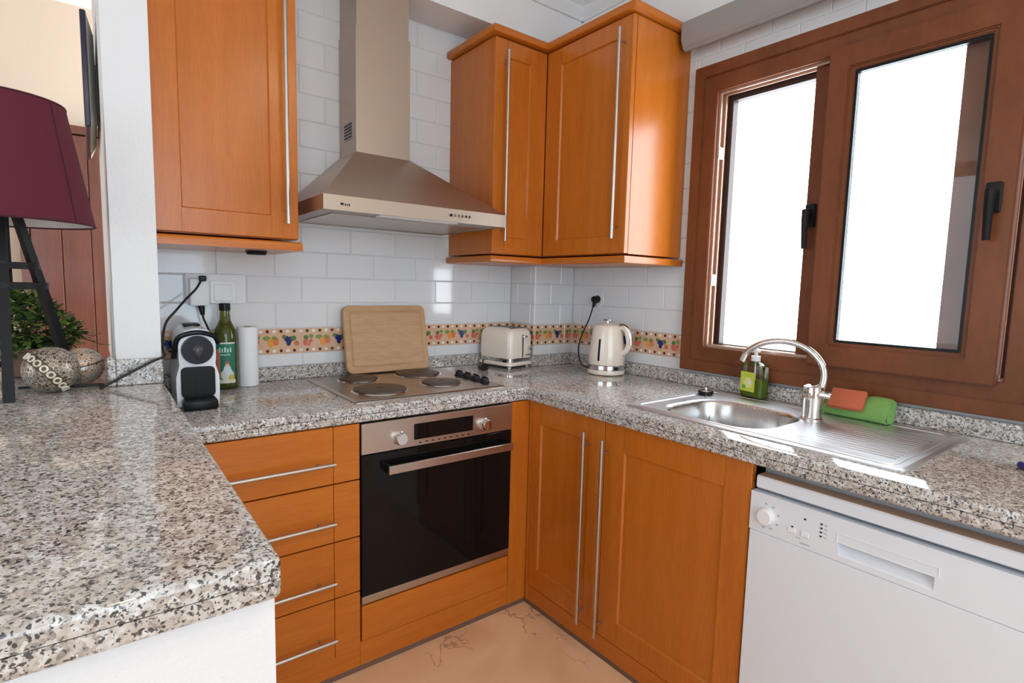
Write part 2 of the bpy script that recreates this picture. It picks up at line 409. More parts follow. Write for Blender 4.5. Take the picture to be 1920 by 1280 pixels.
wall_liv = struct('wall_side', bxs((-5.4, -5.3, -5.1, 1.5, 0, CEIL)), 'cream', 'far side wall of the living room')
wall_rear = struct('wall_rear', bxs((-5.3, .0, -5.1, -5.0, 0, CEIL)), 'cream', 'closed wall behind the viewpoint')
beam = struct('trim_1', bxs((-1.80, PX+.0, PY, .003, 2.385, CEIL), (PX, .003, PY, PY+.012, 2.385, CEIL)), 'paint', 'white boxed beam running above the hood', 'beam')
# cornice
bm = BM()
prof = [(0, 0), (0, -.092), (.012, -.092), (.018, -.075), (.032, -.060), (.038, -.042), (.060, -.030), (.066, -.014), (.082, -.012), (.082, 0)]
prism(bm, prof, lambda u, v, d: (d, PY-u, CEIL+v), -1.8, 0)
prism(bm, prof, lambda u, v, d: (-u, d, CEIL+v), PY, -4.9)
struct('trim_2', bm, 'paint', 'stepped white cornice under the ceiling', 'cornice')
# upper plaster skin over the tiled right wall
struct('trim_3', bxs((-.004, .003, -2.4, PY, 2.285, CEIL)), 'paint', 'plain white plaster strip above the tiles of the window wall', 'wall')

# ---- tiles : each one an object
TW, TH, G = .2, .1, .0022
_tile = {}
def tile_mesh(wd, ht, mat, u0=0.0):
    key = (round(wd, 4), round(ht, 4), mat, round(u0, 4))
    if key in _tile: return _tile[key]
    c = .0028; d = .0022
    bm = BM()
    f = [(c, 0), (wd-c, 0), (wd-c, 0), (c, 0)]
    F = [bm.verts.new(p) for p in ((c, 0, c), (wd-c, 0, c), (wd-c, 0, ht-c), (c, 0, ht-c))]
    S = [bm.verts.new(p) for p in ((0, d, 0), (wd, d, 0), (wd, d, ht), (0, d, ht))]
    B = [bm.verts.new(p) for p in ((0, .006, 0), (wd, .006, 0), (wd, .006, ht), (0, .006, ht))]
    bm.faces.new(F)
    for A_, B_ in ((F, S), (S, B)):
        for i in range(4): bm.faces.new((A_[i], B_[i], B_[(i+1) % 4], A_[(i+1) % 4]))
    bmesh.ops.recalc_face_normals(bm, faces=list(bm.faces))
    me = bpy.data.meshes.new('tile'); bm.to_mesh(me); bm.free()
    uv = me.uv_layers.new(name='UVMap')
    for l in me.loops:
        co = me.vertices[l.vertex_index].co; uv.data[l.index].uv = (u0+co.x/TW, co.z/TH)
    me.materials.append(M[mat]); _tile[key] = me; return me
dk, wt = (.10, .012, .008), (.86, .80, .72)
items = []
for k in range(4):
    for yy in (.12, .88):
        items.append(('e', .125+.25*k, yy, .030, .060, dk)); items.append(('e', .25*k, yy, .036, .062, wt))
items.append(('e', 1.0, .12, .036, .062, wt)); items.append(('e', 1.0, .88, .036, .062, wt))
gr, rd, og, bl = (.10, .19, .055), (.62, .14, .085), (.78, .33, .075), (.015, .025, .17)
items += [('e', .10, .60, .05, .10, gr), ('e', .20, .66, .045, .08, (.20, .30, .10)), ('e', .09, .42, .05, .13, rd), ('e', .15, .38, .045, .12, (.68, .2, .13)), ('e', .20, .48, .03, .08, rd),
          ('e', .36, .62, .07, .09, (.22, .30, .09)), ('e', .44, .44, .07, .17, og), ('e', .53, .50, .055, .17, (.72, .20, .085)), ('e', .50, .62, .05, .08, (.24, .28, .08)),
          ('e', .73, .58, .05, .11, bl), ('e', .80, .56, .05, .11, bl), ('e', .765, .42, .045, .12, bl), ('e', .86, .60, .055, .10, gr), ('e', .68, .66, .04, .08, gr), ('e', .92, .40, .05, .10, (.55, .16, .10))]
M['band'] = blobs('fruit_border_print', (.74, .47, .30), items, .12)

def lay(wall, origin, dirx, face_rot, length, z0, z1, joints, mat, skip=None):
    """origin: start corner; dirx: unit vector along the run; joints: list of cut positions from origin"""
    cuts = [0]+[j for j in joints if .012 < j < length-.012]+[length]
    for a, b in zip(cuts, cuts[1:]):
        if skip:
            if skip(a, b): continue
        wd, ht = b-a-G, z1-z0-G
        u0 = 0.0
        if mat == 'band' and b-a < TW-.01 and a == 0: u0 = 1-(b-a)/TW
        me = tile_mesh(wd, ht, mat, u0)
        o = bpy.data.objects.new('tile' if mat != 'band' else 'border_tile', me); COL.objects.link(o); o.parent = wall
        o.location = Vector(origin)+Vector(dirx)*(a+G/2)+Vector((0, 0, z0+G/2))
        o.rotation_euler = (random.uniform(-.0035, .0035), random.uniform(-.001, .001), face_rot+random.uniform(-.0035, .0035))
def rows():
    out = [(.05, .10, 'tile', 1), (.10, .20, 'band', 0)]
    k = 0; z = .20
    while H+z < 2.375:
        out.append((z, min(z+.1, 2.385-H), 'tile', k % 2)); z += .1; k += 1
    return out
for z0, z1, mat, par in rows():
    za, zb = H+z0, H+z1
    j0 = (-1.593+1.80)-.2+(.1 if par else 0)
    if mat == 'band': j0 = .10
    J = [j0+.2*k for k in range(-1, 12)]
    def skip_b(a, b, za=za, zb=zb):
        xa, xb = -1.80+a, -1.80+b
        if za > 1.41 and xb < -1.41: return True
        if za > 1.41 and xa > -.60 and zb < 2.25: return True
        return False
    lay(wall_back, (-1.80, 0, 0), (1, 0, 0), 0, 1.80+PX, za, zb, J, mat, skip_b)
    if za < 1.38:
        lay(wall_pillar, (PX, 0, 0), (0, -1, 0), -math.pi/2, -PY, za, zb, [.06 if par else .16] if mat == 'tile' else [], mat)
        lay(wall_pillar, (PX, PY, 0), (1, 0, 0), 0, -PX, za, zb, [.10 if par else .165] if mat == 'tile' else [.2], mat)
    Lr = 2.45+PY
    j1 = .06 if not par else .16
    if mat == 'band': j1 = .2
    J = [j1+.2*k for k in range(0, 13)]
    if zb < WZ0+.03:
        lay(wall_right, (0, PY, 0), (0, -1, 0), -math.pi/2, -WY0+PY if zb > WZ0 else Lr, za, zb, J, mat)
    elif za < WZ1 and zb > WZ0:
        if za < WZ1-.08:
            lay(wall_right, (0, PY, 0), (0, -1, 0), -math.pi/2, -WY0+PY, za, zb, J, mat, (lambda a, b, za=za: za > 1.41 and -PY+b < .80))
        else:
            lay(wall_right, (0, PY, 0), (0, -1, 0), -math.pi/2, -WY0+PY, za, zb, J, mat, (lambda a, b: -PY+b < .80))
            Jb = [x-(-WY0+PY) for x in J]
            lay(wall_right, (0, WY0, 0), (0, -1, 0), -math.pi/2, 2.45+WY0, WZ1, zb, Jb, mat)
    elif za >= WZ1 and za < 2.285:
        lay(wall_right, (0, PY, 0), (0, -1, 0), -math.pi/2, Lr, za, min(zb, 2.285), J, mat, (lambda a, b: -PY+b < .80))

# ------------------------------------------------------------------ window
win = struct('window_1', bxs(), 'frame_wood', 'brown wood-look sliding window above the sink', 'window') if False else None
def ring(bm, y0, y1, z0, z1, wl, wr, wb, wt_, x0, x1, bev=.003):
    """picture-frame of four stiles in the plane x; y0>y1"""
    O = [(y0, z0), (y1, z0), (y1, z1), (y0, z1)]
    I = [(y0-wl, z0+wb), (y1+wr, z0+wb), (y1+wr, z1-wt_), (y0-wl, z1-wt_)]
    t = BM(); V = {}
    for n, L_ in (('o', O), ('i', I)):
        for k, x in ((0, x0), (1, x1)):
            V[n, k] = [t.verts.new((x, a, b)) for a, b in L_]
    for i in range(4):
        j = (i+1) % 4
        t.faces.new((V['o', 0][i], V['o', 0][j], V['i', 0][j], V['i', 0][i]))
        t.faces.new((V['o', 1][i], V['o', 1][j], V['i', 1][j], V['i', 1][i]))
        t.faces.new((V['o', 0][i], V['o', 0][j], V['o', 1][j], V['o', 1][i]))
        t.faces.new((V['i', 0][i], V['i', 0][j], V['i', 1][j], V['i', 1][i]))
    bmesh.ops.recalc_face_normals(t, faces=list(t.faces))
    if bev: bmesh.ops.bevel(t, geom=[e for e in t.edges if e.calc_face_angle(0) > .5], offset=bev, segments=2, affect='EDGES')
    merge(bm, t)
bm = BM()
ring(bm, WY0, WY1, WZ0, WZ1, .045, .045, .045, .045, -.030, .10)
ring(bm, WY0-.040, WY1+.040, WZ0+.040, WZ1-.040, .057, .057, .059, .064, -.022, .10)
win = struct('window_1', bm, 'frame_wood', 'brown wood-look sliding window above the sink', 'window')
# front sash, closed on the right
bm = BM(); ring(bm, -1.376, -1.866, 1.030, 2.043, .062, .072, .070, .070, -.044, -.008, .004)
ring(bm, -1.434, -1.798, 1.096, 1.977, .018, .014, .014, .014, -.036, -.008, .003)
s1 = obj('sash', bm, 'frame_wood', win)
bm = BM(); ring(bm, -1.452, -1.784, 1.110, 1.963, .008, .008, .008, .008, -.031, -.010, 0); obj('gasket', bm, 'black', s1)
obj('pane', bxs((-.020, -.014, -1.784, -1.452, 1.110, 1.963)), 'glass', s1)
def latch(bm, y, z, x, s=1.0):
    box(bm, x-.012, x, y-.017, y+.017, z-.045, z+.035, .003)
    cyl(bm, (x-.012, y, z+.005), (x-.042, y, z+.005), .010, seg=14)
    tube(bm, smooth_path([(x-.042, y, z+.012), (x-.044, y, z-.03), (x-.040, y, z-.075), (x-.036, y, z-.118)], 4), .010, 8, lambda t: .012-.003*t)
bm = BM(); latch(bm, -1.822, 1.535, -.044); obj('window_handle', bm, 'matt_black', s1)
# rear sash, slid behind the front one
bm = BM(); ring(bm, -1.312, -1.800, 1.035, 2.035, .085, .085, .055, .055, .012, .048, .003)
s2 = obj('sash', bm, 'frame_wood', win, label='rear sash slid open behind the front one')
obj('pane', bxs((.026, .032, -1.715, -1.397, 1.09, 1.98)), 'glass', s2)
bm = BM(); latch(bm, -1.332, 1.535, .012); obj('window_handle', bm, 'matt_black', s2)
# tracks
for x in (.000, .034):
    bm = BM(); ring(bm, -.964, -1.862, 1.042, 2.028, .010, .003, .012, .010, x-.003, x+.003, .001)
    obj('track', bm, plain('track_metal', (.62, .47, .38), .3, metal=.7) if x == 0 else bpy.data.materials['track_metal'], win)
bm = BM(); ring(bm, -.964, -1.872, 1.042, 2.028, .022, .02, .014, .024, .060, .095, .001); obj('outer_stop', bm, plain('dark_brown_stop', (.035, .016, .012), .5), win)
for z in (1.31, 1.80):
    obj('roller_catch', bxs((-.002, .030, -.978, -.966, z-.022, z+.022, .003)), 'white_pl', win)
# outside reveal
obj('reveal', bxs((.10, XW+.06, WY1+.02, WY1, WZ0, WZ1), (.10, XW+.06, WY0, WY0-.02, WZ0, WZ1), (.10, XW+.06, WY1, WY0, WZ1-.02, WZ1), (.10, XW+.10, WY1, WY0, WZ0-.02, WZ0+.03)), 'paint', win)

# ------------------------------------------------------------------ worktops
bm = BM()
FX, FY = -.6405, -.6203
SX0, SX1, SY0, SY1 = -.515, -.205, -1.470, -1.125     # bowl cut-out
xs = [-1.797, FX, SX0, PX, SX1, -.001]; xs = sorted(xs)
ys = sorted([-2.45, SY0, SY1, FY, PY, -.001])
def mask(x, y):
    if x < FX: return y > FY
    if x > PX and y > PY: return False
    if SX0 < x < SX1 and SY0 < y < SY1: return False
    return True
def isfront(a, b):
    on = lambda p: (abs(p.y-FY) < 1e-4 and p.x <= FX+1e-4) or (abs(p.x-FX) < 1e-4 and p.y <= FY+1e-4)
    return on(a) and on(b) and abs(a.z-b.z) < 1e-5
for z0, z1 in ((H-.0238, H), (H-.049, H-.0250)):
    t = BM(); cells(t, xs, ys, z0, z1, mask); bmesh.ops.recalc_face_normals(t, faces=list(t.faces))
    bevel_sel(t, (lambda a, b: isfront(a, b) and a.z > H-.005) if z1 == H else (lambda a, b: isfront(a, b) and a.z < H-.045), .007, 3); bevel_sel(t, isfront, .0012, 1); merge(bm, t)
worktop = thing('worktop', 'L-shaped speckled grey granite worktop running under the hob and the sink', 'worktop', (-.9, -.3, H-.049))
obj('slab', bm, 'granite', worktop)
for q in ((-1.797, PX, -.020, -.001), (PX-.02, PX-.001, PY-.0005, -.021), (PX-.02, -.001, PY-.02, PY-.001), (-.020, -.001, -2.45, PY-.021)):
    obj('upstand', bxs((*q, H+.0005, H+.052, .002)), 'granite', worktop)

bar = thing('breakfast_bar_top', 'raised granite breakfast bar top in the foreground on the white half wall', 'worktop', (-2.05, -.9, BAR-.05))
bm = BM()
for z0, z1 in ((BAR-.0238, BAR), (BAR-.049, BAR-.0250)):
    t = BM(); cells(t, [-2.38, -1.906, -1.797], [-1.625, -.391, .12], z0, z1, lambda x, y: x < -1.906 or y < -.391)
    bmesh.ops.recalc_face_normals(t, faces=list(t.faces))
    def bf(a, b):
        fy = abs(a.y+1.625) < 1e-3 and abs(b.y+1.625) < 1e-3; fx = abs(a.x+1.797) < 1e-3 and abs(b.x+1.797) < 1e-3
        return (abs(a.z-b.z) < 1e-5 and (fx or fy)) or (fx and fy)
    zo = BAR if z1 == BAR else BAR-.049
    bevel_sel(t, lambda a, b: bf(a, b) and (abs(a.z-b.z) > .01 or abs(a.z-zo) < .002), .009, 3); merge(bm, t)
obj('slab', bm, 'granite', bar)
obj('upstand', bxs((-1.906, -1.799, -.412, -.391, BAR+.0005, BAR+.072, .002)), 'granite', bar)
obj('upstand', bxs((-1.926, -1.907, -.412, -.365, BAR+.0005, BAR+.078, .002)), 'granite', bar)

# ------------------------------------------------------------------ cabinet fronts
def shaker(name, parent, axis, face, a0, a1, z0, z1, sl, sr, rb, rt, th=.02, mat='wood_v'):
    """framed door. axis 'y': door in plane y=face looking -y, a along x. axis 'x': plane x=face looking -x, a along y (a0 > a1 allowed)"""
    if axis == 'y': P = lambda a, d, z: (a, face+d, z)
    else: P = lambda a, d, z: (face+d, a, z)
    s = 1 if a1 > a0 else -1
    O = [(a0, z0), (a1, z0), (a1, z1), (a0, z1)]
    I = [(a0+s*sl, z0+rb), (a1-s*sr, z0+rb), (a1-s*sr, z1-rt), (a0+s*sl, z1-rt)]
    I2 = [(I[0][0]+s*.004, I[0][1]+.004), (I[1][0]-s*.004, I[1][1]+.004), (I[2][0]-s*.004, I[2][1]-.004), (I[3][0]+s*.004, I[3][1]-.004)]
    bm = BM()
    b = .0018
    Ob = [(O[0][0]+s*b, O[0][1]+b), (O[1][0]-s*b, O[1][1]+b), (O[2][0]-s*b, O[2][1]-b), (O[3][0]+s*b, O[3][1]-b)]
    rings = [[P(a, th, z) for a, z in O], [P(a, b, z) for a, z in O], [P(a, 0, z) for a, z in Ob], [P(a, 0, z) for a, z in I], [P(a, .007, z) for a, z in I2]]
    loft(bm, rings)
    d = obj(name, bm, mat, parent, smooth=20)
    # joint lines where rails meet stiles
    bm = BM(); wgt = .0006
    for (aa, zz0, zz1) in ((I[0][0], z0+.004, I[0][1]), (I[1][0], z0+.004, I[0][1]), (I[0][0], I[2][1], z1-.004), (I[1][0], I[2][1], z1-.004)):
        q0 = P(aa-wgt, -.0002, zz0); q1 = P(aa+wgt, .0008, zz1)
        box(bm, min(q0[0], q1[0]), max(q0[0], q1[0]), min(q0[1], q1[1]), max(q0[1], q1[1]), min(q0[2], q1[2]), max(q0[2], q1[2]))
    obj('stile_joint', bm, plain('joint_line', (.26, .075, .018), .5) if 'joint_line' not in bpy.data.materials else bpy.data.materials['joint_line'], d, kind='stuff')
    return d
def rod(name, parent, p0, p1, out, r=.006, inset=.05, st=.03):
    p0, p1, out = Vector(p0), Vector(p1), Vector(out)
    bm = BM(); c0, c1 = p0+out*st, p1+out*st
    cyl(bm, c0, c1, r, seg=14)
    dv = (p1-p0).normalized()
    for q in (p0+dv*inset, p1-dv*inset): cyl(bm, q, q+out*st, r*.62, seg=10)
    return obj(name, bm, 'satin', parent)

BY, BX = -.615, -.620       # base front planes
# drawer unit
dc = thing('drawer_cabinet', 'cherry base cabinet of four drawers left of the oven', 'cabinet', (-1.55, -.35, 0))
obj('carcass', bxs((-1.795, -1.304, -.592, -.03, .09, H-.052)), 'gap', dc)
obj('plinth', bxs((-1.795, -1.304, BY+.004, BY+.02, .02, .082)), 'wood_h', dc)
for z0, z1, hz in ((.652, .829, .722), (.4655, .6475, .536), (.2815, .461, .346), (.084, .277, .160)):
    bm = BM(); box(bm, -1.795, -1.3885, BY, BY+.021, z0, z1, .0012); box(bm, -1.3872, -1.305, BY, BY+.021, z0, z1, .0012)
    d = obj('drawer', bm, 'wood_h', dc)
    rod('handle', d, (-1.78, BY, hz), (-1.392, BY, hz), (0, -1, 0), .0058, .045, .032)
# oven housing
oc = thing('oven_housing_cabinet', 'cherry housing and bottom panel around the built-in oven', 'cabinet', (-1.0, -.35, 0))
obj('side_panel', bxs((-1.303, -1.301, -.59, -.03, .09, .828)), 'wood_v', oc)
obj('bottom_panel', bxs((-1.299, -.708, BY, BY+.02, .104, .222, .0012)), 'wood_h', oc)
obj('plinth', bxs((-1.303, -.66, BY+.004, BY+.02, .02, .101)), 'wood_h', oc)
obj('filler_panel', bxs((-.705, BX+.002, BY, BY+.02, .02, .829, .0012)), 'wood_v', oc)
# sink unit
sc = thing('sink_cabinet', 'cherry two-door base cabinet under the sink', 'cabinet', (-.35, -1.1, 0))
obj('carcass', bxs((-.597, -.03, -1.515, -1.49, .09, .80), (-.597, -.58, -1.515, -.64, .09, .80), (-.597, -.05, -1.515, -.64, .09, .11)), 'gap', sc)
obj('filler_panel', bxs((BX, BX+.02, -.632, -.617, .02, .829, .001)), 'wood_v', sc)
obj('plinth', bxs((BX+.004, BX+.02, -1.522, -.617, .02, .082)), 'wood_h', sc)
d = shaker('door', sc, 'x', BX, -.634, -1.0095, .086, .829, .052, .068, .080, .082)
rod('handle', d, (BX, -.946, .098), (BX, -.946, .784), (-1, 0, 0), .006, .045, .034)
d = shaker('door', sc, 'x', BX, -1.0125, -1.5215, .086, .829, .084, .074, .076, .085)
rod('handle', d, (BX, -1.031, .092), (BX, -1.031, .776), (-1, 0, 0), .006, .045, .034)
struct('baseboard_1', bxs((-1.795, BX+.008, BY+.006, BY+.012, 0, .02), (BX+.006, BX+.012, -1.522, BY+.006, 0, .02)), plain('grey_plinth_seal', (.20, .13, .10), .4, metal=.4), 'thin grey seal strip where the cabinet plinths meet the floor', 'plinth')

# upper left cabinet
UZ0, UZ1 = 1.400, 2.262
uc = thing('wall_cabinet', 'tall cherry wall cabinet left of the hood against the white partition', 'cabinet', (-1.6, -.17, UZ0))
obj('carcass', bxs((-1.7985, -1.402, -.325, -.001, UZ0, UZ1)), 'wood_v', uc)
d = shaker('door', uc, 'y', -.346, -1.7985, -1.402, UZ0+.002, UZ1, .066, .083, .070, .070)
rod('handle', d, (-1.443, -.346, 1.448), (-1.443, -.346, 2.205), (0, -1, 0), .006, .045, .034)
bm = BM(); pr = [(0, 0), (0, .010), (.006, .022), (.014, .034), (.34, .034), (.34, 0)]
t = BM(); box(t, -1.7985, -1.395, -.366, -.001, 1.364, 1.3925); bevel_sel(t, lambda a, b: a.z == b.z and a.z > 1.38 and (a.y < -.3 and b.y < -.3 or a.x > -1.4 and b.x > -1.4), .010, 3); merge(bm, t)
obj('light_rail', bm, 'wood_h', uc)
bm = BM(); cyl(bm, (-1.50, -.20, 1.364), (-1.50, -.20, 1.352), .035, .03, 20); obj('under_light', bm, 'matt_black', uc)
obj('crown', bxs((-1.795, -1.392, -.372, -.001, UZ1+.008, UZ1+.038, .006, 2)), 'wood_h', uc)

# corner wall cabinet
cc = thing('corner_wall_cabinet', 'L-shaped cherry corner wall cabinet right of the hood beside the window', 'cabinet', (-.3, -.3, UZ0))
bm = BM(); xs = [-.625, -.327, -.002]; ys = [-.822, -.327, PY-.001, -.002]
cells(bm, [-.625, -.327, PX-.001, -.002], ys, UZ0, UZ1, lambda x, y: (y > -.327 or x > -.327) and not (x > PX-.001 and y > PY-.001))
obj('carcass', bm, 'wood_v', cc)
d = shaker('door', cc, 'y', -.347, -.6235, -.3505, UZ0+.002, UZ1, .060, .088, .066, .066)
rod('handle', d, (-.582, -.347, 1.452), (-.582, -.347, 2.210), (0, -1, 0), .006, .045, .034)
d = shaker('door', cc, 'x', -.350, -.3495, -.8215, UZ0+.002, UZ1, .088, .076, .066, .066)
rod('handle', d, (-.350, -.786, 1.455), (-.350, -.786, 2.215), (-1, 0, 0), .006, .045, .034)
def lshape(z0, z1, o, bev):
    t = BM(); cells(t, [-.625-o, -.347-o, PX-.001, -.002], [-.822-o, -.347-o, PY-.001, -.002], z0, z1,
                    lambda x, y: (y > -.347-o or x > -.347-o) and not (x > PX-.001 and y > PY-.001))
    bmesh.ops.recalc_face_normals(t, faces=list(t.faces))
    top = bev > 0
    bevel_sel(t, lambda a, b: abs(a.z-b.z) < 1e-5 and not (a.y > -.01 and b.y > -.01) and not (a.x > -.01 and b.x > -.01), abs(bev), 2)
    return t
obj('light_rail', lshape(1.364, 1.3925, .014, .006), 'wood_h', cc)
obj('crown', lshape(UZ1+.008, UZ1+.038, .022, .006), 'wood_h', cc)

# ------------------------------------------------------------------ cooker hood
hd = thing('cooker_hood', 'brushed steel chimney cooker hood on the tiled wall above the hob', 'hood', (-1.02, -.2, 1.49))
hx0, hx1, hy = -1.372, -.667, -.500
bm = BM()
A = [(hx0, -.002), (hx0, hy), (hx1, hy), (hx1, -.002)]
B = [(-1.140, -.002), (-1.140, -.178), (-.914, -.178), (-.914, -.002)]
loft(bm, [[(x, y, 1.491) for x, y in A], [(x, y, 1.5375) for x, y in A], [(x+(.003 if x < -1 else -.003), y+(.003 if y < -.1 else 0), 1.5405) for x, y in A], [(x, y, 1.757) for x, y in B]], cap0=False)
t = BM()
ring_o = [(hx0+.0, -.004), (hx0, hy), (hx1, hy), (hx1, -.004)]
obj('canopy', bm, 'steel_v', hd, smooth=20)
obj('underside', bxs((hx0+.004, hx1-.004, hy+.004, -.004, 1.494, 1.500)), 'grey_pl', hd)
for xx in (hx0+.06, -1.01):
    obj('grease_filter', bxs((xx, xx+.30, hy+.09, -.06, 1.4905, 1.4945, .001)), 'steel', hd)
obj('light_strip', bxs((hx0+.2, hx1-.2, hy+.03, hy+.07, 1.4895, 1.4945, .001)), 'white_pl', hd)
obj('chimney_lower', bxs((-1.137, -.915, -.175, -.002, 1.755, 2.212)), 'steel_v', hd)
obj('chimney_upper', bxs((-1.132, -.920, -.170, -.002, 2.210, 2.384)), 'steel_v', hd)
bm = BM(); box(bm, -1.1385, -1.1365, -.140, -.055, 1.812, 1.876)
vg = obj('vent_grille', bm, 'grey_pl', hd)
bm = BM()
for k in range(5): box(bm, -1.1395, -1.138, -.135, -.060, 1.820+k*.0115, 1.825+k*.0115)
obj('grille_slat', bm, 'matt_black', vg, kind='stuff')
for k in range(6):
    bm = BM(); xx = -.915+k*.0155; cyl(bm, (xx, hy, 1.515), (xx, hy-.004, 1.515), .0048, seg=12); obj('push_button', bm, 'chrome' if k else 'black', hd)
obj('maker_mark', bxs((-1.318, -1.308, hy-.0006, hy, 1.508, 1.515), (-1.304, -1.301, hy-.0006, hy, 1.506, 1.514), (-1.298, -1.295, hy-.0006, hy, 1.507, 1.513), (-1.292, -1.288, hy-.0006, hy, 1.506, 1.514)), 'matt_black', hd, kind='stuff')

# ------------------------------------------------------------------ oven
ov = thing('built_in_oven', 'stainless and black glass built-in oven below the hob', 'oven', (-1.0, -.35, .225))
ox0, ox1 = -1.300, -.7075
obj('body', bxs((ox0+.01, ox1-.01, -.590, -.06, .228, .820)), 'matt_black', ov)
cp = obj('control_panel', bxs((ox0, ox1, BY-.004, BY+.02, .727, .826, .001)), 'steel', ov)
obj('display', bxs((-1.118, -.884, BY-.0055, BY-.003, .749, .803, .0005)), 'blackglass', ov)
bm = BM()
for k in range(9):
    xx = -1.10+k*.024; box(bm, xx, xx+.010, BY-.0048, BY-.0038, .736, .7395)
obj('key_marks', bm, 'matt_black', cp, kind='stuff')
for xx in (-1.172, -.834):
    bm = BM(); lathe(bm, [(0, 0), (.0235, 0), (.0235, .004), (.021, .006), (.0195, .024), (.018, .026), (0, .026)], (0, 0, 0), 28)
    bmesh.ops.rotate(bm, verts=bm.verts, matrix=Matrix.Rotation(R(90), 3, 'X')); bmesh.ops.translate(bm, verts=bm.verts, vec=(xx, BY-.004, .764))
    k = obj('knob', bm, 'chrome', ov)
dr = obj('door', bxs((ox0, ox1, BY-.004, BY+.018, .256, .7235, .0015)), 'blackglass', ov)
bm = BM(); box(bm, -1.225, -.728, BY-.046, BY-.034, .660, .688, .002)
obj('handle', bm, 'steel', dr)
for xx in (-1.225, -.742): obj('handle_bracket', bxs((xx, xx+.014, BY-.034, BY-.004, .662, .686)), 'black', dr)
obj('trim', bxs((ox0, ox1, BY-.003, BY+.015, .230, .2545, .001)), 'steel', ov)
bm = BM()
ring_ = [(-1.255, .300), (-.752, .300), (-.752, .640), (-1.255, .640)]

# ------------------------------------------------------------------ hob
hb = thing('electric_hob', 'steel electric hob with four solid hotplates below the hood', 'hob', (-1.0, -.31, H))
bm = BM(); r0 = rrect(-1.300, -.705, -.573, -.060, .012, 3)
ins = lambda d: rrect(-1.300+d, -.705-d, -.573+d, -.060-d, max(.012-d*.3, .004), 3)
loft(bm, [[(x, y, H+.0004) for x, y in r0], [(x, y, H+.004) for x, y in r0], [(x, y, H+.007) for x, y in ins(.004)], [(x, y, H+.0075) for x, y in ins(.012)], [(x, y, H+.0055) for x, y in ins(.02)]])
obj('plate', bm, 'steel', hb)
obj('crease', bxs((-.9985, -.9975, -.55, -.085, H+.0052, H+.0062)), 'steel', hb)
for i, (px, py, pr_) in enumerate(((-1.148, -.415, .093), (-1.130, -.170, .075), (-.868, -.165, .093), (-.890, -.400, .075))):
    bm = BM(); lathe(bm, [(0, .0125), (.012, .0125), (.014, .0145), (pr_-.006, .0145), (pr_-.001, .013), (pr_, .009), (pr_, .0055)], (px, py, H), 48)
    hp = obj('hotplate', bm, 'hotplate', hb)
    bm = BM(); lathe(bm, [(pr_, .0055), (pr_+.001, .0085), (pr_+.006, .008), (pr_+.008, .0055)], (px, py, H), 48); obj('rim', bm, 'chrome', hp)
for k in range(4):
    y = -.288-k*.062
    bm = BM(); lathe(bm, [(0, .026), (.012, .026), (.0155, .024), (.0175, .012), (.021, .008), (.021, .0056)], (-.737, y, H), 24)
    box(bm, -.7395, -.7345, y-.015, y+.015, H+.022, H+.030, .001)
    obj('knob', bm, 'black', hb)

# ------------------------------------------------------------------ sink
sk = thing('inset_sink', 'stainless inset sink with one bowl and a ribbed drainer under the window', 'sink', (-.31, -1.43, H))
kx0, kx1, ky0, ky1 = -.562, -.058, -1.832, -1.035
def ringpts(l, z): return [(x, y, z) for x, y in l]
outer = rrect(kx0, kx1, ky0, ky1, .022, 5); inn = rrect(kx0+.010, kx1-.010, ky0+.010, ky1-.010, .016, 5); inn2 = rrect(kx0+.020, kx1-.020, ky0+.020, ky1-.020, .012, 5)
bowl = rrect(-.520, -.198, -1.478, -1.118, .105, 10)
bm = BM()
loft(bm, [ringpts(outer, H+.0004), ringpts(outer, H+.004), ringpts(inn, H+.0065), ringpts(inn2, H+.0035)], cap0=False, cap1=False)
bm.verts.ensure_lookup_table()
topring = [v for v in bm.verts][-len(inn2):]
bv = [bm.verts.new((x, y, H+.0035)) for x, y in bowl]
E = [bm.edges.get((topring[i], topring[(i+1) % len(topring)])) for i in range(len(topring))]
E += [bm.edges.new((bv[i], bv[(i+1) % len(bv)])) for i in range(len(bv))]
bmesh.ops.triangle_fill(bm, use_beauty=True, use_dissolve=False, edges=E)
obj('deck', bm, 'sink', sk, smooth=18)
bm = BM(); prev = [bm.verts.new((x, y, H+.0035)) for x, y in bowl]
for ins_, z in ((.006, -.001), (.010, -.010), (.016, -.08), (.022, -.135), (.045, -.152)):
    q = rrect(-.520+ins_, -.198-ins_, -1.478+ins_, -1.118-ins_, max(.105-ins_*.6, .02), 10)
    cur = [bm.verts.new((x, y, H+z)) for x, y in q]
    for i in range(len(cur)): bm.faces.new((prev[i], prev[(i+1) % len(cur)], cur[(i+1) % len(cur)], cur[i]))
    prev = cur
bm.faces.new(prev)
obj('bowl', bm, 'sink_shaded', sk, smooth=50)
for k in range(13):
    xx = -.468+k*.0225
    bm = BM(); loft(bm, [[(xx-.004, -1.785, H+.0032), (xx, -1.785, H+.0058), (xx+.004, -1.785, H+.0032)], [(xx-.004, -1.575, H+.0032), (xx, -1.575, H+.0042), (xx+.004, -1.575, H+.0032)]])
    obj('drainer_rib', bm, 'sink', sk)
bm = BM(); bead = rrect(kx0+.030, kx1-.030, ky0+.030, ky1-.030, .03, 6); tube(bm, [(x, y, H+.0036) for x, y in bead+[bead[0]]], .0022, 6); obj('rim_bead', bm, 'sink', sk)
bm = BM(); lathe(bm, [(0, .003), (.02, .003), (.034, .001), (.036, 0)], (-.36, -1.30, H-.152), 24); obj('drain', bm, 'chrome', sk)
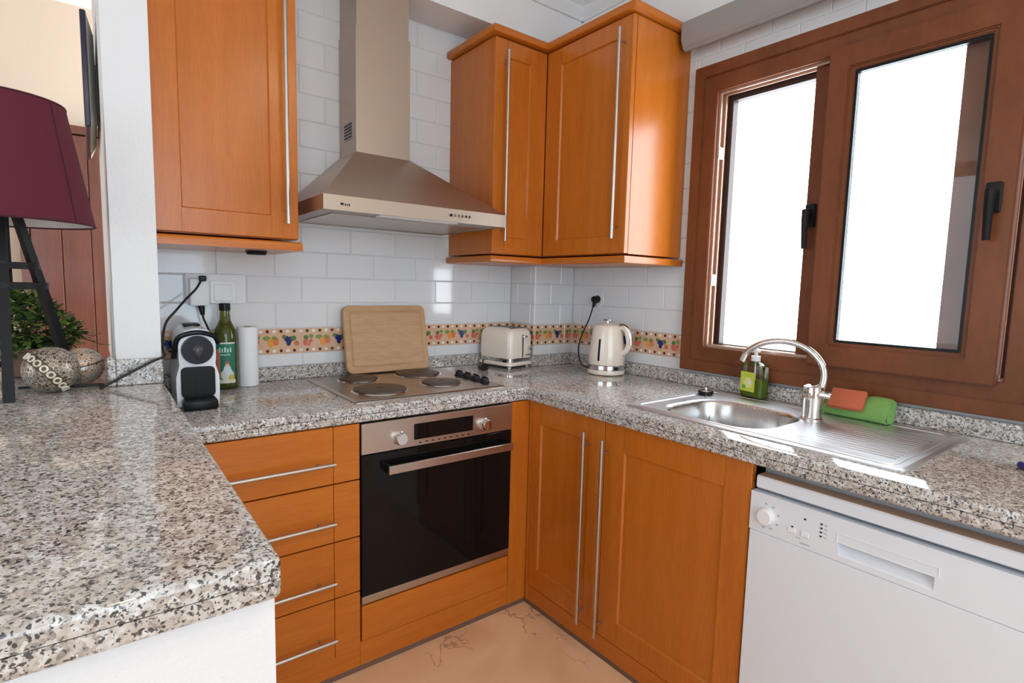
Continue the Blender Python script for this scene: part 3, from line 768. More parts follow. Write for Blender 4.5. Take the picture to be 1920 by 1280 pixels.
# stopper on the rim
st = thing('sink_plug', 'black and chrome sink plug lying on the rim at the far end of the bowl', 'plug', (-.165, -1.085, H+.0065))
bm = BM(); lathe(bm, [(0, 0), (.026, 0), (.028, .006), (.026, .012), (0, .012)], (-.165, -1.085, H+.0068), 24); obj('rubber', bm, 'black', st)
bm = BM(); lathe(bm, [(.022, .0), (.022, .003), (.006, .006), (.005, .012), (.0075, .016), (0, .018)], (-.165, -1.085, H+.0186), 20); obj('cap', bm, 'chrome', st)
bm = BM(); tube(bm, smooth_path([(-.175, -1.095, H+.020), (-.215, -1.118, H+.012), (-.232, -1.145, H-.03), (-.30, -1.20, H-.14)], 5), .0015, 6); obj('chain', bm, 'chrome', st)

# tap
tp = thing('mixer_tap', 'chrome swan neck mixer tap on the sink between bowl and drainer', 'tap', (-.222, -1.484, H+.004))
bx, by = -.222, -1.484
tx, ty = -.205, -1.500
bm = BM(); lathe(bm, [(0, 0), (.0315, 0), (.0315, .004), (.0275, .008), (.027, .02), (.0285, .060), (.0305, .088), (.027, .101), (.014, .108), (0, .110)], (bx, by, H+.0036), 32); obj('body', bm, 'chrome', tp)
bm = BM()
sp = smooth_path([(tx+.004, ty+.003, H+.090), (tx+.010, ty-.001, H+.135), (tx+.012, ty+.012, H+.175), (tx+.008, ty+.055, H+.215), (tx, ty+.115, H+.232), (tx-.010, ty+.180, H+.222), (tx-.018, ty+.228, H+.192), (tx-.022, ty+.246, H+.155)], 7)
tube(bm, sp, .0106, 14); obj('spout', bm, 'chrome', tp)
bm = BM(); tube(bm, [(bx-.010, by-.014, H+.082), (bx-.012, by-.036, H+.086), (bx-.012, by-.056, H+.084)], .008, 10, lambda t: .013-.006*t); obj('lever', bm, 'chrome', tp)

# soap dispenser
sx, sy, szz = -.064, -1.213, H+.0068
so = thing('soap_dispenser', 'clear pump bottle of green soap standing at the back of the sink', 'soap dispenser', (sx, sy, szz), R(-12))
def ring_rr(a, b, r, z, n=5): return [(x, y, z) for x, y in rrect(-a, a, -b, b, r, n)]
bm = BM(); loft(bm, [ring_rr(.020, .042, .010, 0), ring_rr(.023, .046, .012, .006), ring_rr(.0235, .047, .012, .110), ring_rr(.020, .043, .012, .120), ring_rr(.012, .015, .009, .130), ring_rr(.012, .012, .009, .134)]); obj('bottle', bm, 'soap_clear', so, local=True)
bm = BM(); loft(bm, [ring_rr(.0185, .040, .009, .003), ring_rr(.0212, .0442, .010, .008), ring_rr(.0217, .0450, .010, .066)]); obj('liquid_soap', bm, 'soap_liq', so, local=True)
lm = blobs('soap_label_print', (.62, .72, .08), [('e', .55, .45, .30, .28, (.80, .74, .28)), ('e', .62, .48, .12, .10, (.75, .82, .86)), ('e', .25, .22, .14, .10, (.14, .42, .05)), ('b', .5, .82, .34, .05, (.52, .64, .05))], .35)
bm = BM(); box(bm, -.0246, -.0240, -.022, .040, .022, .092)
o = obj('label', bm, lm, so, local=True); uv_planar(o, lambda c: ((.040-c.y)/.062, (c.z-.022)/.07))
bm = BM(); cyl(bm, (0, 0, .132), (0, 0, .150), .0155, seg=20); cyl(bm, (0, 0, .150), (0, 0, .163), .006, seg=14); box(bm, -.012, .012, -.011, .011, .163, .176, .004, 2); box(bm, -.034, -.008, -.005, .005, .166, .174, .002); obj('pump', bm, 'white_pl', so, local=True)
bm = BM(); cyl(bm, (0, 0, .012), (0, 0, .132), .003, seg=8); obj('dip_tube', bm, 'white_pl', so, local=True)

# green cloth, rolled and folded
gc = thing('cleaning_cloth', 'folded green cleaning cloth on the back edge of the sink', 'cloth', (-.075, -1.55, H+.0068))
bm = BM(); n = 16; secs = []
base = [(-.030, 0), (-.036, .008), (-.034, .030), (-.022, .052), (-.004, .066), (.014, .069), (.027, .058), (.031, .040), (.029, .012), (.024, 0), (.0, -.0)]
rr = random.Random(3)
for i in range(n+1):
    t = i/n; y = -1.466-.182*t
    sc_ = .80+.24*t+.05*math.sin(t*9)
    secs.append([(-.075+u*(1.0+.05*math.sin(7*t+k))-.012*t+.004, y+.006*math.sin(k*1.7), H+.0070+v*sc_+(.0025*math.sin(11*t+k*1.3) if v > .01 else 0)) for k, (u, v) in enumerate(base)])
loft(bm, secs)
obj('fabric', bm, 'green_cloth', gc, smooth=60)
bm = BM()
for k, s_ in enumerate((.72, .44, .2)):
    c0 = Vector((-.085, -1.6495, H+.038))
    pts = [c0+Vector(((u)*s_, -.0006*k-.0005, (v-.034)*s_*1.05)) for u, v in base]
    tube(bm, pts+[pts[0]], .0022, 6)
obj('fold_edge', bm, 'green_cloth', gc)
spg = thing('sponge', 'flat orange sponge lying on the green cloth', 'sponge', (-.095, -1.535, H+.05))
bm = BM(); box(bm, -.034, .034, -.048, .048, -.009, .009, .004, 2)
o = obj('foam', bm, 'sponge', spg, local=True)
spg.rotation_euler = (0, R(-48), R(4)); spg.location = (-.109, -1.538, H+.062)

# blue pen
pn = thing('blue_pen', 'blue pen cap end on the worktop at the right edge', 'pen', (-.30, -1.985, H+.008), R(-50))
bm = BM(); cyl(bm, (0, .022, .0), (0, -.030, .0), .0075, .0075, 14); obj('cap', bm, 'blue_pl', pn, local=True)
bm = BM(); cyl(bm, (0, -.030, .0), (0, -.12, .0), .0055, .0055, 12); obj('barrel', bm, 'blue_pl', pn, local=True)

# ------------------------------------------------------------------ dishwasher
DX = -.628
dw = thing('dishwasher', 'white freestanding dishwasher under the worktop right of the sink cabinet', 'dishwasher', (-.35, -1.82, 0))
dy0, dy1 = -1.527, -2.125
obj('body', bxs((-.585, -.03, dy1, dy0, .02, .765)), 'white_app', dw)
lid = obj('lid', bxs((DX+.008, -.572, dy1, dy0-.006, .770, .802, .003)), 'white_app', dw)
obj('lid_top_reflection', bxs((DX+.012, -.575, dy1, dy0-.008, .8005, .8030)), 'lid_reflection', lid)  # warm wood reflection on the white lid, painted as a beige strip
obj('lid_gap_shade', bxs((-.570, -.05, dy1, dy0-.004, .770, .826)), 'grey_pl', dw)  # grey block stands in for the shade in the gap behind the lid
# front panel with recess for the handle
pz0, pz1 = .662, .762
hy0, hy1, hz0, hz1 = -1.738, -1.917, .676, .705
bm = BM()
cells_y = [dy1, hy1, hy0, dy0]; zz = [pz0, hz0, hz1, pz1]
for i in range(3):
    for j in range(3):
        if i == 1 and j == 1: continue
        box(bm, DX, DX+.03, cells_y[i], cells_y[i+1], zz[j], zz[j+1])
cp = obj('control_panel', bm, 'white_app', dw)
bm = BM()
v = [bm.verts.new(p) for p in ((DX, hy0, hz0), (DX, hy1, hz0), (DX+.022, hy1, hz1), (DX+.022, hy0, hz1))]
bm.faces.new(v)
V2 = [bm.verts.new(p) for p in ((DX+.0225, hy0, hz0), (DX+.0225, hy1, hz0), (DX+.0235, hy1, hz1), (DX+.0235, hy0, hz1))]
bm.faces.new(V2)
for i in range(4): bm.faces.new((v[i], v[(i+1) % 4], V2[(i+1) % 4], V2[i]))
obj('handle_recess', bm, 'white_app', dw)
bm = BM()
b0 = [(hy0+.004, hz1+.001), (hy1-.006, hz1+.001), (hy1-.006, hz1+.022), (hy0+.004, hz1+.022)]
for (a, b), (c, d_) in zip(b0, b0[1:]+b0[:1]):
    tube(bm, [(DX-.0002, a, b), (DX-.0002, c, d_)], .0010, 6)
obj('handle_border', bm, 'white_pl', cp, kind='stuff')
bm = BM(); lathe(bm, [(0, .016), (.017, .016), (.0205, .013), (.0215, 0)], (0, 0, 0), 28)
bmesh.ops.rotate(bm, verts=bm.verts, matrix=Matrix.Rotation(R(-90), 3, 'Y')); bmesh.ops.translate(bm, verts=bm.verts, vec=(DX, -1.570, .708))
kb = obj('program_knob', bm, 'white_pl', dw)
bm = BM()
for a in (95, 60, 20, -25, -65, -100):
    yy = -1.570-.031*math.cos(R(a)); zz_ = .708+.031*math.sin(R(a)); box(bm, DX-.0006, DX, yy-.003, yy+.003, zz_-.002, zz_+.002)
box(bm, DX-.0006, DX, -1.655, -1.643, .682, .6835); box(bm, DX-.0006, DX, -1.676, -1.654, .671, .6735)
for k in range(4): box(bm, DX-.0006, DX, -1.712, -1.706, .733-k*.0098, .7355-k*.0098)
obj('panel_print', bm, 'grey_pl', cp, kind='stuff')
bm = BM()
for k in range(4): box(bm, DX-.0008, DX, -1.702, -1.697, .733-k*.0098, .7365-k*.0098)
box(bm, DX-.0008, DX, -1.665, -1.660, .731, .7350); box(bm, DX-.0008, DX, -1.6365, -1.632, .703, .7065)
obj('indicator', bm, 'matt_black', cp, kind='stuff')
for yy in (-1.634, -1.665):
    obj('push_button', bxs((DX-.003, DX, yy-.009, yy+.009, .690, .702, .001)), 'white_pl', dw)
bm = BM(); box(bm, DX-.004+.004, DX+.03, dy1, dy0-.001, .10, pz0-.0015, .002)
obj('door', bm, 'white_app', dw)
obj('kick_plate', bxs((DX+.03, DX+.04, dy1, dy0, .0, .10)), 'white_app', dw)

# ------------------------------------------------------------------ things on the worktop
# chopping board
cb = thing('chopping_board', 'beech chopping board with a juice groove leaning on the wall behind the hob', 'chopping board', (-.953, -.084, H+.0128), 0)
bw, bh, bt = .376, .282, .022
def bo(d): return rrect(-bw/2+d, bw/2-d, d, bh-d, max(.028-d, .008), 6)
bm = BM()
loft(bm, [[(x, bt, z) for x, z in bo(0.002)], [(x, bt-.003, z) for x, z in bo(0)], [(x, .003, z) for x, z in bo(0)], [(x, 0, z) for x, z in bo(.003)], [(x, 0, z) for x, z in bo(.022)], [(x, .0035, z) for x, z in bo(.025)], [(x, .0035, z) for x, z in bo(.028)], [(x, 0, z) for x, z in bo(.031)]])
o = obj('wood_slab', bm, 'board', cb, local=True)
cb.rotation_euler = (R(-11.5), 0, R(0))
# toaster
ts = thing('toaster', 'cream two-slot toaster in the corner beside the pillar', 'toaster', (-.430, -.235, H), R(11.5))
tw_, tl_, th_ = .168, .205, .190
def tr(d, z, r=.026): return [(x, y, z) for x, y in rrect(d, tw_-d, d, tl_-d, r, 5)]
bm = BM(); loft(bm, [tr(.002, .048), tr(0, .06), tr(.001, .15), tr(.006, .172), tr(.018, .185), tr(.034, th_)]); obj('body', bm, 'cream_enamel', ts, local=True)
bm = BM(); loft(bm, [tr(.001, .030), tr(.001, .048)]); obj('chrome_band', bm, 'chrome', ts, local=True)
bm = BM(); loft(bm, [tr(.004, .010), tr(-.004, .015), tr(-.004, .024), tr(.002, .0305)]); obj('base', bm, 'cream_enamel', ts, local=True)
for fx, fy in ((.02, .02), (tw_-.02, .02), (.02, tl_-.02), (tw_-.02, tl_-.02)):
    bm = BM(); cyl(bm, (fx, fy, .0005), (fx, fy, .012), .007, .009, 12); obj('foot', bm, 'white_pl', ts, local=True)
for xx in (.046, .094):
    obj('toast_slot', bxs((xx, xx+.028, .03, tl_-.03, th_-.004, th_+.0006)), 'matt_black', ts, local=True)
obj('top_rim', bxs((.036, .132, .024, tl_-.024, th_-.003, th_+.0003)), 'chrome', ts, local=True)
obj('lever_slot', bxs((.088, .094, -.0012, .002, .052, .158)), 'matt_black', ts, local=True)
bm = BM(); box(bm, .078, .104, -.020, .0, .146, .156, .003); obj('lever', bm, 'chrome', ts, local=True)
bm = BM(); cyl(bm, (.138, .004, .092), (.138, -.012, .092), .012, .010, 18); obj('dial', bm, 'chrome', ts, local=True)
for k in range(3):
    bm = BM(); cyl(bm, (.116+k*.017, .002, .062), (.116+k*.017, -.005, .062), .0048, seg=10); obj('button', bm, 'satin', ts, local=True)
bm = BM(); tube(bm, smooth_path([(.0, .17, .03), (-.03, .15, .012), (-.07, .13, .005), (-.085, .105, .006)], 5), .0032, 8); cd = obj('cord', bm, 'cord', ts, local=True)
bm = BM(); cyl(bm, (-.085, .105, .012), (-.100, .070, .014), .013, .016, 14); cyl(bm, (-.100, .070, .014), (-.104, .060, .015), .0185, seg=16); obj('plug', bm, 'black', cd, local=True)

# kettle
kt = thing('electric_kettle', 'cream retro electric kettle with chrome handle on the corner worktop', 'kettle', (-.108, -.535, H), math.atan2(-.955, .295))
bm = BM(); lathe(bm, [(0, .001), (.076, .001), (.084, .005), (.085, .014), (.083, .024)], (0, 0, 0), 48); obj('base', bm, 'cream_enamel', kt, local=True)
bm = BM(); lathe(bm, [(.081, .024), (.083, .026), (.083, .044), (.081, .046)], (0, 0, 0), 48); obj('chrome_band', bm, 'chrome', kt, local=True)
bm = BM(); lathe(bm, [(.0805, .046), (.0815, .052), (.080, .09), (.075, .14), (.069, .185), (.063, .212), (.058, .220)], (0, 0, 0), 48); obj('body', bm, 'cream_enamel', kt, local=True)
bm = BM(); lathe(bm, [(.058, .220), (.054, .2235), (.035, .229), (.012, .231), (0, .231)], (0, 0, 0), 40); ld = obj('lid', bm, 'cream_enamel', kt, local=True)
bm = BM(); cyl(bm, (0, 0, .229), (0, 0, .241), .0075, seg=14); box(bm, -.020, .020, -.009, .009, .240, .248, .003, 2); obj('lid_knob', bm, 'chrome', ld, local=True)
bm = BM(); loft(bm, [[(-.060-a*.028, b*.028*(1-.55*a), .155+.055*c) for (a, b, c) in ((0, -1, 0), (0, 1, 0), (0, 1, 1), (0, -1, 1))], [(-.092, b*.010, z) for b, z in ((-1, .200), (1, .200), (1, .216), (-1, .216))]]); obj('spout', bm, 'chrome', kt, local=True)
hp_ = smooth_path([(.052, 0, .212), (.074, 0, .214), (.094, 0, .200), (.103, 0, .168), (.106, 0, .138), (.092, 0, .110), (.070, 0, .095)], 5)
bm = BM(); tube(bm, hp_, .011, 12, lambda t: .0115+.002*math.sin(math.pi*t)); obj('handle', bm, 'cream_enamel', kt, local=True)
bm = BM(); tube(bm, smooth_path([(.060, 0, .220), (.082, 0, .219), (.102, 0, .202), (.111, 0, .170), (.113, 0, .140)], 5), .0115, 12); obj('handle_trim', bm, 'chrome', kt, local=True)
def kr_(z):
    P_ = [(.05, .0815), (.09, .080), (.14, .075), (.185, .069)]
    for (a, b), (c, d) in zip(P_, P_[1:]):
        if z <= c: return b+(d-b)*(z-a)/(c-a)
    return .069
# water gauge facing the camera side
ga = math.atan2(-.30, -.954)-math.atan2(-.955, .295)
bm = BM()
for k in range(8):
    z0, z1 = .066+k*.012, .078+k*.012
    rr0 = kr_(z0); rr1 = kr_(z1)
    d = Vector((math.cos(ga), math.sin(ga), 0)); s = Vector((-d.y, d.x, 0))
    q = [d*(rr0+.0012)-s*.0045+Vector((0, 0, z0)), d*(rr0+.0012)+s*.0045+Vector((0, 0, z0)), d*(rr1+.0012)+s*.0045+Vector((0, 0, z1)), d*(rr1+.0012)-s*.0045+Vector((0, 0, z1))]
    q2 = [p-d*.006 for p in q]
    loft(bm, [q2, q])
obj('water_gauge', bm, 'black', kt, local=True)
bm = BM(); a = R(-32); dd = Vector((math.cos(a), math.sin(a), 0)); c = dd*.083
box(bm, c.x-.006, c.x+.008, c.y-.012, c.y+.010, .028, .041, .002); obj('switch', bm, 'black', kt, local=True)
bm = BM()
kp = [(-.165, -.490, H+.02), (-.20, -.462, H+.05), (-.155, -.405, H+.13), (-.075, -.385, H+.24), (-.040, -.376, H+.305)]
tube(bm, smooth_path(kp, 6), .0034, 8)
kroot = kt; me_off = Matrix.Rotation(-kt.rotation_euler.z, 4, 'Z') @ Matrix.Translation(-Vector(kt.location))
bm.transform(me_off); kc = obj('cord', bm, 'cord', kt, local=True)
bm = BM(); cyl(bm, (-.004, -.369, H+.333), (-.036, -.374, H+.330), .0185, .017, 18); cyl(bm, (-.026, -.374, H+.330), (-.042, -.377, H+.296), .014, .006, 14)
bm.transform(me_off); obj('plug', bm, 'black', kc, local=True)
so_ = thing('wall_socket', 'round white socket on the window wall above the kettle', 'socket', (0, -.369, H+.333))
bm = BM(); lathe(bm, [(0, .004), (.036, .004), (.040, 0)], (0, 0, 0), 32); bmesh.ops.rotate(bm, verts=bm.verts, matrix=Matrix.Rotation(R(-90), 3, 'Y'))
bmesh.ops.translate(bm, verts=bm.verts, vec=(-.001, -.369, H+.333)); obj('plate', bm, 'white_pl', so_)

# switch and socket plate over the coffee machine
sw = thing('switch_plate', 'white double plate with a socket and a rocker switch on the back wall', 'switch', (-1.595, 0, 1.23))
obj('plate', bxs((-1.690, -1.497, -.009, -.0005, 1.178, 1.285, .004, 2)), 'white_pl', sw)
obj('rocker', bxs((-1.603, -1.543, -.014, -.008, 1.187, 1.248, .002)), 'white_pl', sw)
bm = BM(); ring_pts = [(-1.618, -1.527, 1.172+.006, 1.265)]
obj('rocker_frame', bxs((-1.615, -1.530, -.0115, -.008, 1.1785, 1.260, .002)), 'white_pl', sw)
ad = thing('plug_adaptor', 'white two-way plug adaptor pushed into the left socket', 'adaptor', (-1.65, -.012, 1.225))
obj('housing', bxs((-1.682, -1.624, -.052, -.009, 1.172, 1.268, .005, 2)), 'white_pl', ad)

# coffee machine
cm = thing('coffee_machine', 'small white and black capsule coffee machine beside the bottle', 'coffee machine', (-1.707, -.365, H), R(-2))
half = [(.055, 0), (.057, .06), (.056, .090), (.050, .112), (.047, .125), (.049, .145), (.049, .185), (.044, .210), (.030, .227), (.0, .233)]
poly = half+[(-x, z) for x, z in half[::-1][1:]]
bm = BM(); prism(bm, poly, lambda u, v, d: (u, d, v+.004), 0, .245); bmesh.ops.bevel(bm, geom=[e for e in bm.edges if e.calc_face_angle(0) > 1.2], offset=.004, segments=2, affect='EDGES'); obj('body', bm, 'white_app', cm, local=True)
bm = BM(); cyl(bm, (0, .004, .173), (0, -.016, .173), .0435, .041, 40); bz = obj('brew_head', bm, 'black', cm, local=True)
bm = BM(); dp = [(0, -.030), (.012, -.014), (.017, .002), (.014, .014), (0, .020), (-.014, .014), (-.017, .002), (-.012, -.014)]
loft(bm, [[(x, -.016, .173+z) for x, z in dp], [(x*.75, -.022, .173+z*.8) for x, z in dp], [(x*.4, -.026, .173+z*.45) for x, z in dp]]); obj('nozzle', bm, plain('dark_grey_gloss', (.05, .05, .055), .2), bz, local=True)
bm = BM(); prism(bm, rrect(-.045, .045, .03, .123, .014, 4), lambda u, v, d: (u, d, v), .004, -.003); cav = obj('cup_bay', bm, 'black', cm, local=True)
bm = BM()
for k in range(13): box(bm, -.041+k*.0066, -.0385+k*.0066, -.0048, -.0025, .036, .118)
obj('bay_rib', bm, 'matt_black', cav, local=True, kind='stuff')
bm = BM(); box(bm, -.045, .045, -.062, 0, .002, .030, .005, 2); dtt = obj('drip_tray', bm, 'black', cm, local=True)
bm = BM(); box(bm, -.040, .040, -.058, -.006, .0298, .032)
obj('grid', bm, 'matt_black', dtt, local=True)
bm = BM(); tube(bm, smooth_path([(-.060, .012, .150), (-.056, .004, .185), (-.044, -.002, .214), (0, -.006, .226), (.044, -.002, .214), (.056, .004, .190)], 5), .0075, 8); obj('lever', bm, 'black', cm, local=True)
bm = BM(); box(bm, -.025, .022, .12, .19, .234, .243, .004, 2); obj('top_button', bm, 'black', cm, local=True)
bm = BM(); prism(bm, rrect(-.046, .046, .0, .21, .02, 4), lambda u, v, d: (u, d, v+.004), .247, .300); obj('water_tank', bm, 'soap_clear', cm, local=True)
bm = BM(); cyl(bm, (-.048, .02, .175), (-.072, .02, .175), .010, .008, 14); obj('side_knob', bm, 'black', cm, local=True)
inv = Matrix.Rotation(R(2), 4, 'Z') @ Matrix.Translation(-Vector(cm.location))
bm = BM(); tube(bm, smooth_path([(-1.646, -.048, 1.145), (-1.645, -.06, 1.128), (-1.638, -.075, 1.105), (-1.633, -.088, 1.08), (-1.636, -.085, 1.04), (-1.665, -.06, .96)], 6), .0035, 8); bm.transform(inv); cd = obj('cord', bm, 'cord', cm, local=True)
bm = BM(); cyl(bm, (-1.648, -.040, 1.172), (-1.645, -.045, 1.140), .0115, .0065, 12); bm.transform(inv); obj('plug', bm, 'black', cd, local=True)

# olive oil bottle
ob = thing('oil_bottle', 'dark green glass oil bottle with a green label beside the coffee machine', 'bottle', (-1.583, -.088, H))
bm = BM(); lathe(bm, [(0, .002), (.035, .002), (.038, .006), (.0388, .02), (.0388, .175), (.0375, .196), (.032, .214), (.023, .230), (.0175, .244), (.0155, .276), (.0165, .277), (.0165, .281), (.012, .283), (0, .283)], (-1.583, -.088, H), 40); bo_ = obj('glass_body', bm, 'dgreen_glass', ob)
bm = BM(); lathe(bm, [(0, .004), (.034, .005), (.0366, .02), (.0366, .172), (.034, .196), (.029, .212), (0, .213)], (-1.583, -.088, H), 32); obj('oil', bm, plain('olive_oil', (.035, .045, .004), .1), bo_)
bm = BM(); lathe(bm, [(.0168, .276), (.0182, .277), (.0182, .299), (.016, .302), (0, .302)], (-1.583, -.088, H), 24); obj('cap', bm, 'black', ob)
lbl = blobs('oil_label_print', (.012, .17, .105), [('b', .20, .42, .10, .40, (.62, .16, .10)), ('e', .62, .20, .30, .14, (.62, .66, .55)), ('e', .62, .32, .17, .13, (.62, .68, .72)), ('e', .62, .45, .075, .05, (.72, .46, .34)), ('e', .60, .50, .085, .03, (.45, .08, .06)), ('e', .80, .12, .14, .08, (.60, .45, .10)), ('b', .60, .04, .5, .045, (.72, .68, .52)), ('b', .5, .975, .5, .025, (.70, .72, .62)),
                                          ('b', .30, .80, .035, .06, (.55, .75, .66)), ('b', .42, .79, .030, .045, (.55, .75, .66)), ('b', .54, .81, .035, .06, (.55, .75, .66)), ('b', .66, .79, .03, .05, (.55, .75, .66)), ('b', .78, .81, .03, .055, (.55, .75, .66)), ('b', .54, .69, .22, .012, (.45, .65, .55))], .5)
bm = BM(); a0, a1 = R(-160), R(-55); lathe(bm, [(.0391, .024), (.0393, .025), (.0393, .166), (.0391, .167)], (-1.583, -.088, H), 20, a0, a1)
o = obj('label', bm, lbl, ob); uv_planar(o, lambda c: ((math.atan2(c.y, c.x)-a0)/(a1-a0), (c.z-.024)/.145))
# paper roll
kr = thing('paper_roll', 'white paper roll standing against the wall right of the oil bottle', 'paper roll', (-1.508, -.070, H))
bm = BM(); lathe(bm, [(.012, .0015), (.034, .0015), (.0345, .004), (.0345, .214), (.034, .216), (.012, .216), (.012, .0015)], (-1.508, -.070, H), 36); obj('paper', bm, 'paper', kr)
bm = BM(); lathe(bm, [(.0095, .002), (.0118, .002), (.0118, .2175), (.0095, .2175), (.0095, .002)], (-1.508, -.070, H), 20); obj('cardboard_core', bm, 'card', kr)

# ------------------------------------------------------------------ things on the breakfast bar
# lamp
lx, ly = -2.118, -.375
lamp = thing('table_lamp', 'black tripod table lamp with burgundy shade on the breakfast bar', 'lamp', (lx, ly, BAR))
tops = []
for a in (-88, 38, 160):
    d = Vector((math.cos(R(a)), math.sin(R(a)), 0))
    b0 = Vector((lx, ly, BAR+.001))+d*.150; b1 = Vector((lx, ly, 1.425))+d*.030
    t = (b1-b0).normalized(); s = Vector((-d.y, d.x, 0)); nn = t.cross(s)
    bm = BM(); hw = .0105
    loft(bm, [[b0+Vector(((s*i+d*j)*hw)) for i, j in ((-1, -1), (1, -1), (1, 1), (-1, 1))], [b1+Vector(((s*i+d*j)*hw*.8)) for i, j in ((-1, -1), (1, -1), (1, 1), (-1, 1))]])
    obj('leg', bm, 'matt_black', lamp)
for z, rr_ in ((1.288, .060), (1.238, .076)):
    bm = BM(); lathe(bm, [(rr_-.012, -.008), (rr_+.006, -.008), (rr_+.006, .008), (rr_-.012, .008), (rr_-.012, -.008)], (lx, ly, z), 24)
    for a in (-88, 38, 160):
        d = Vector((math.cos(R(a)), math.sin(R(a)), 0)); p = Vector((lx, ly, z))+d*(rr_+.006)
        cyl(bm, p, p+d*.008, .010, seg=12)
    obj('brace_ring', bm, 'matt_black', lamp)
bm = BM(); cyl(bm, (lx, ly, 1.225), (lx, ly, 1.47), .013, seg=16); cyl(bm, (lx, ly, 1.42), (lx, ly, 1.44), .034, seg=20); obj('stem', bm, 'matt_black', lamp)
rb_, rt_ = .178, .130
shx, shy = lx+.006, ly-.03
bm = BM(); lathe(bm, [(rb_, 1.393), (rt_, 1.676)], (shx, shy, 0), 64); sh = obj('shade', bm, 'shade', lamp)
bm = BM(); lathe(bm, [(rb_-.003, 1.394), (rt_-.003, 1.675)], (shx, shy, 0), 64); obj('lining', bm, 'shade_in', sh)
bm = BM(); 
for r_, z in ((rb_-.001, 1.393), (rt_-.001, 1.676)):
    tube(bm, [(shx+r_*math.cos(2*math.pi*k/64), shy+r_*math.sin(2*math.pi*k/64), z) for k in range(65)], .0028, 6)
sa = R(-38); tube(bm, [(shx+(rb_+.0005)*math.cos(sa), shy+(rb_+.0005)*math.sin(sa), 1.393), (shx+(rt_+.0005)*math.cos(sa), shy+(rt_+.0005)*math.sin(sa), 1.676)], .0018, 6)
obj('seam', bm, plain('shade_seam', (.06, .008, .018), .8), sh)
bm = BM(); sphere(bm, (lx, ly, 1.485), .03, 20, 12); obj('bulb', bm, 'white_pl', lamp)
bm = BM()
tube(bm, smooth_path([(-1.648, -.066, 1.264), (-1.668, -.085, 1.232), (-1.703, -.12, 1.198), (-1.739, -.18, 1.163), (-1.772, -.26, 1.135), (-1.790, -.34, 1.10), (-1.795, -.37, 1.06), (-1.797, -.418, 1.047), (-1.835, -.425, 1.030), (-1.932, -.436, .978), (-1.940, -.42, .976), (-1.941, -.395, .976), (-2.00, -.392, .976), (-2.055, -.36, .976), (-2.11, -.36, .976)], 7), .0036, 8)
lc = obj('cord', bm, 'cord', lamp)
bm = BM(); box(bm, -1.656, -1.634, -.075, -.050, 1.258, 1.277, .003); obj('plug', bm, 'black', lc)

# decorative spheres
def deco_mat(name, c1, c2, c3, scale, lines):
    m, nt, p, L = new_mat(name)
    tc = nt.nodes.new('ShaderNodeTexCoord')
    v = nt.nodes.new('ShaderNodeTexVoronoi'); v.inputs['Scale'].default_value = scale; L.new(tc.outputs['Object'], v.inputs['Vector'])
    e2 = nt.nodes.new('ShaderNodeTexVoronoi'); e2.feature = 'DISTANCE_TO_EDGE'; e2.inputs['Scale'].default_value = scale; L.new(tc.outputs['Object'], e2.inputs['Vector'])
    n = nt.nodes.new('ShaderNodeTexNoise'); n.inputs['Scale'].default_value = 40; n.inputs['Detail'].default_value = 4; L.new(tc.outputs['Object'], n.inputs['Vector'])
    sp = nt.nodes.new('ShaderNodeSeparateColor'); L.new(v.outputs['Color'], sp.inputs[0])
    mx = nt.nodes.new('ShaderNodeMix'); mx.inputs['Factor'].default_value = .45; L.new(sp.outputs[0], mx.inputs['A']); L.new(n.outputs['Fac'], mx.inputs['B'])
    cr = nt.nodes.new('ShaderNodeValToRGB'); e = cr.color_ramp.elements
    e[0].position = .3; e[0].color = (*c1, 1); e[1].position = .62; e[1].color = (*c2, 1)
    L.new(mx.outputs['Result'], cr.inputs['Fac'])
    lt = nt.nodes.new('ShaderNodeMapRange'); lt.inputs['From Min'].default_value = lines; lt.inputs['From Max'].default_value = lines*1.8
    lt.inputs['To Min'].default_value = 1; lt.inputs['To Max'].default_value = 0; L.new(e2.outputs['Distance'], lt.inputs['Value'])
    m2 = nt.nodes.new('ShaderNodeMix'); m2.data_type = 'RGBA'; L.new(lt.outputs['Result'], m2.inputs['Factor']); L.new(cr.outputs['Color'], m2.inputs['A']); m2.inputs['B'].default_value = (*c3, 1)
    L.new(m2.outputs['Result'], p.inputs['Base Color']); p.inputs['Metallic'].default_value = .6; p.inputs['Roughness'].default_value = .34
    b = nt.nodes.new('ShaderNodeBump'); b.inputs['Strength'].default_value = .5; b.inputs['Distance'].default_value = .002
    L.new(lt.outputs['Result'], b.inputs['Height']); L.new(b.outputs['Normal'], p.inputs['Normal']); return m
c1 = Vector((-2.040, -.428, BAR+.0585))
ds = thing('decorative_ball', 'larger silver brown decorative ball with a belt of rings on the bar', 'ornament', (c1.x, c1.y, BAR))
bm = BM(); sphere(bm, c1, .058, 40, 24); obj('shell', bm, deco_mat('etched_silver', (.11, .075, .05), (.30, .235, .18), (.60, .56, .50), 120, .055), ds)
cam_dir = (Vector((-1.948, -2.2192, 1.2665))-c1).normalized()
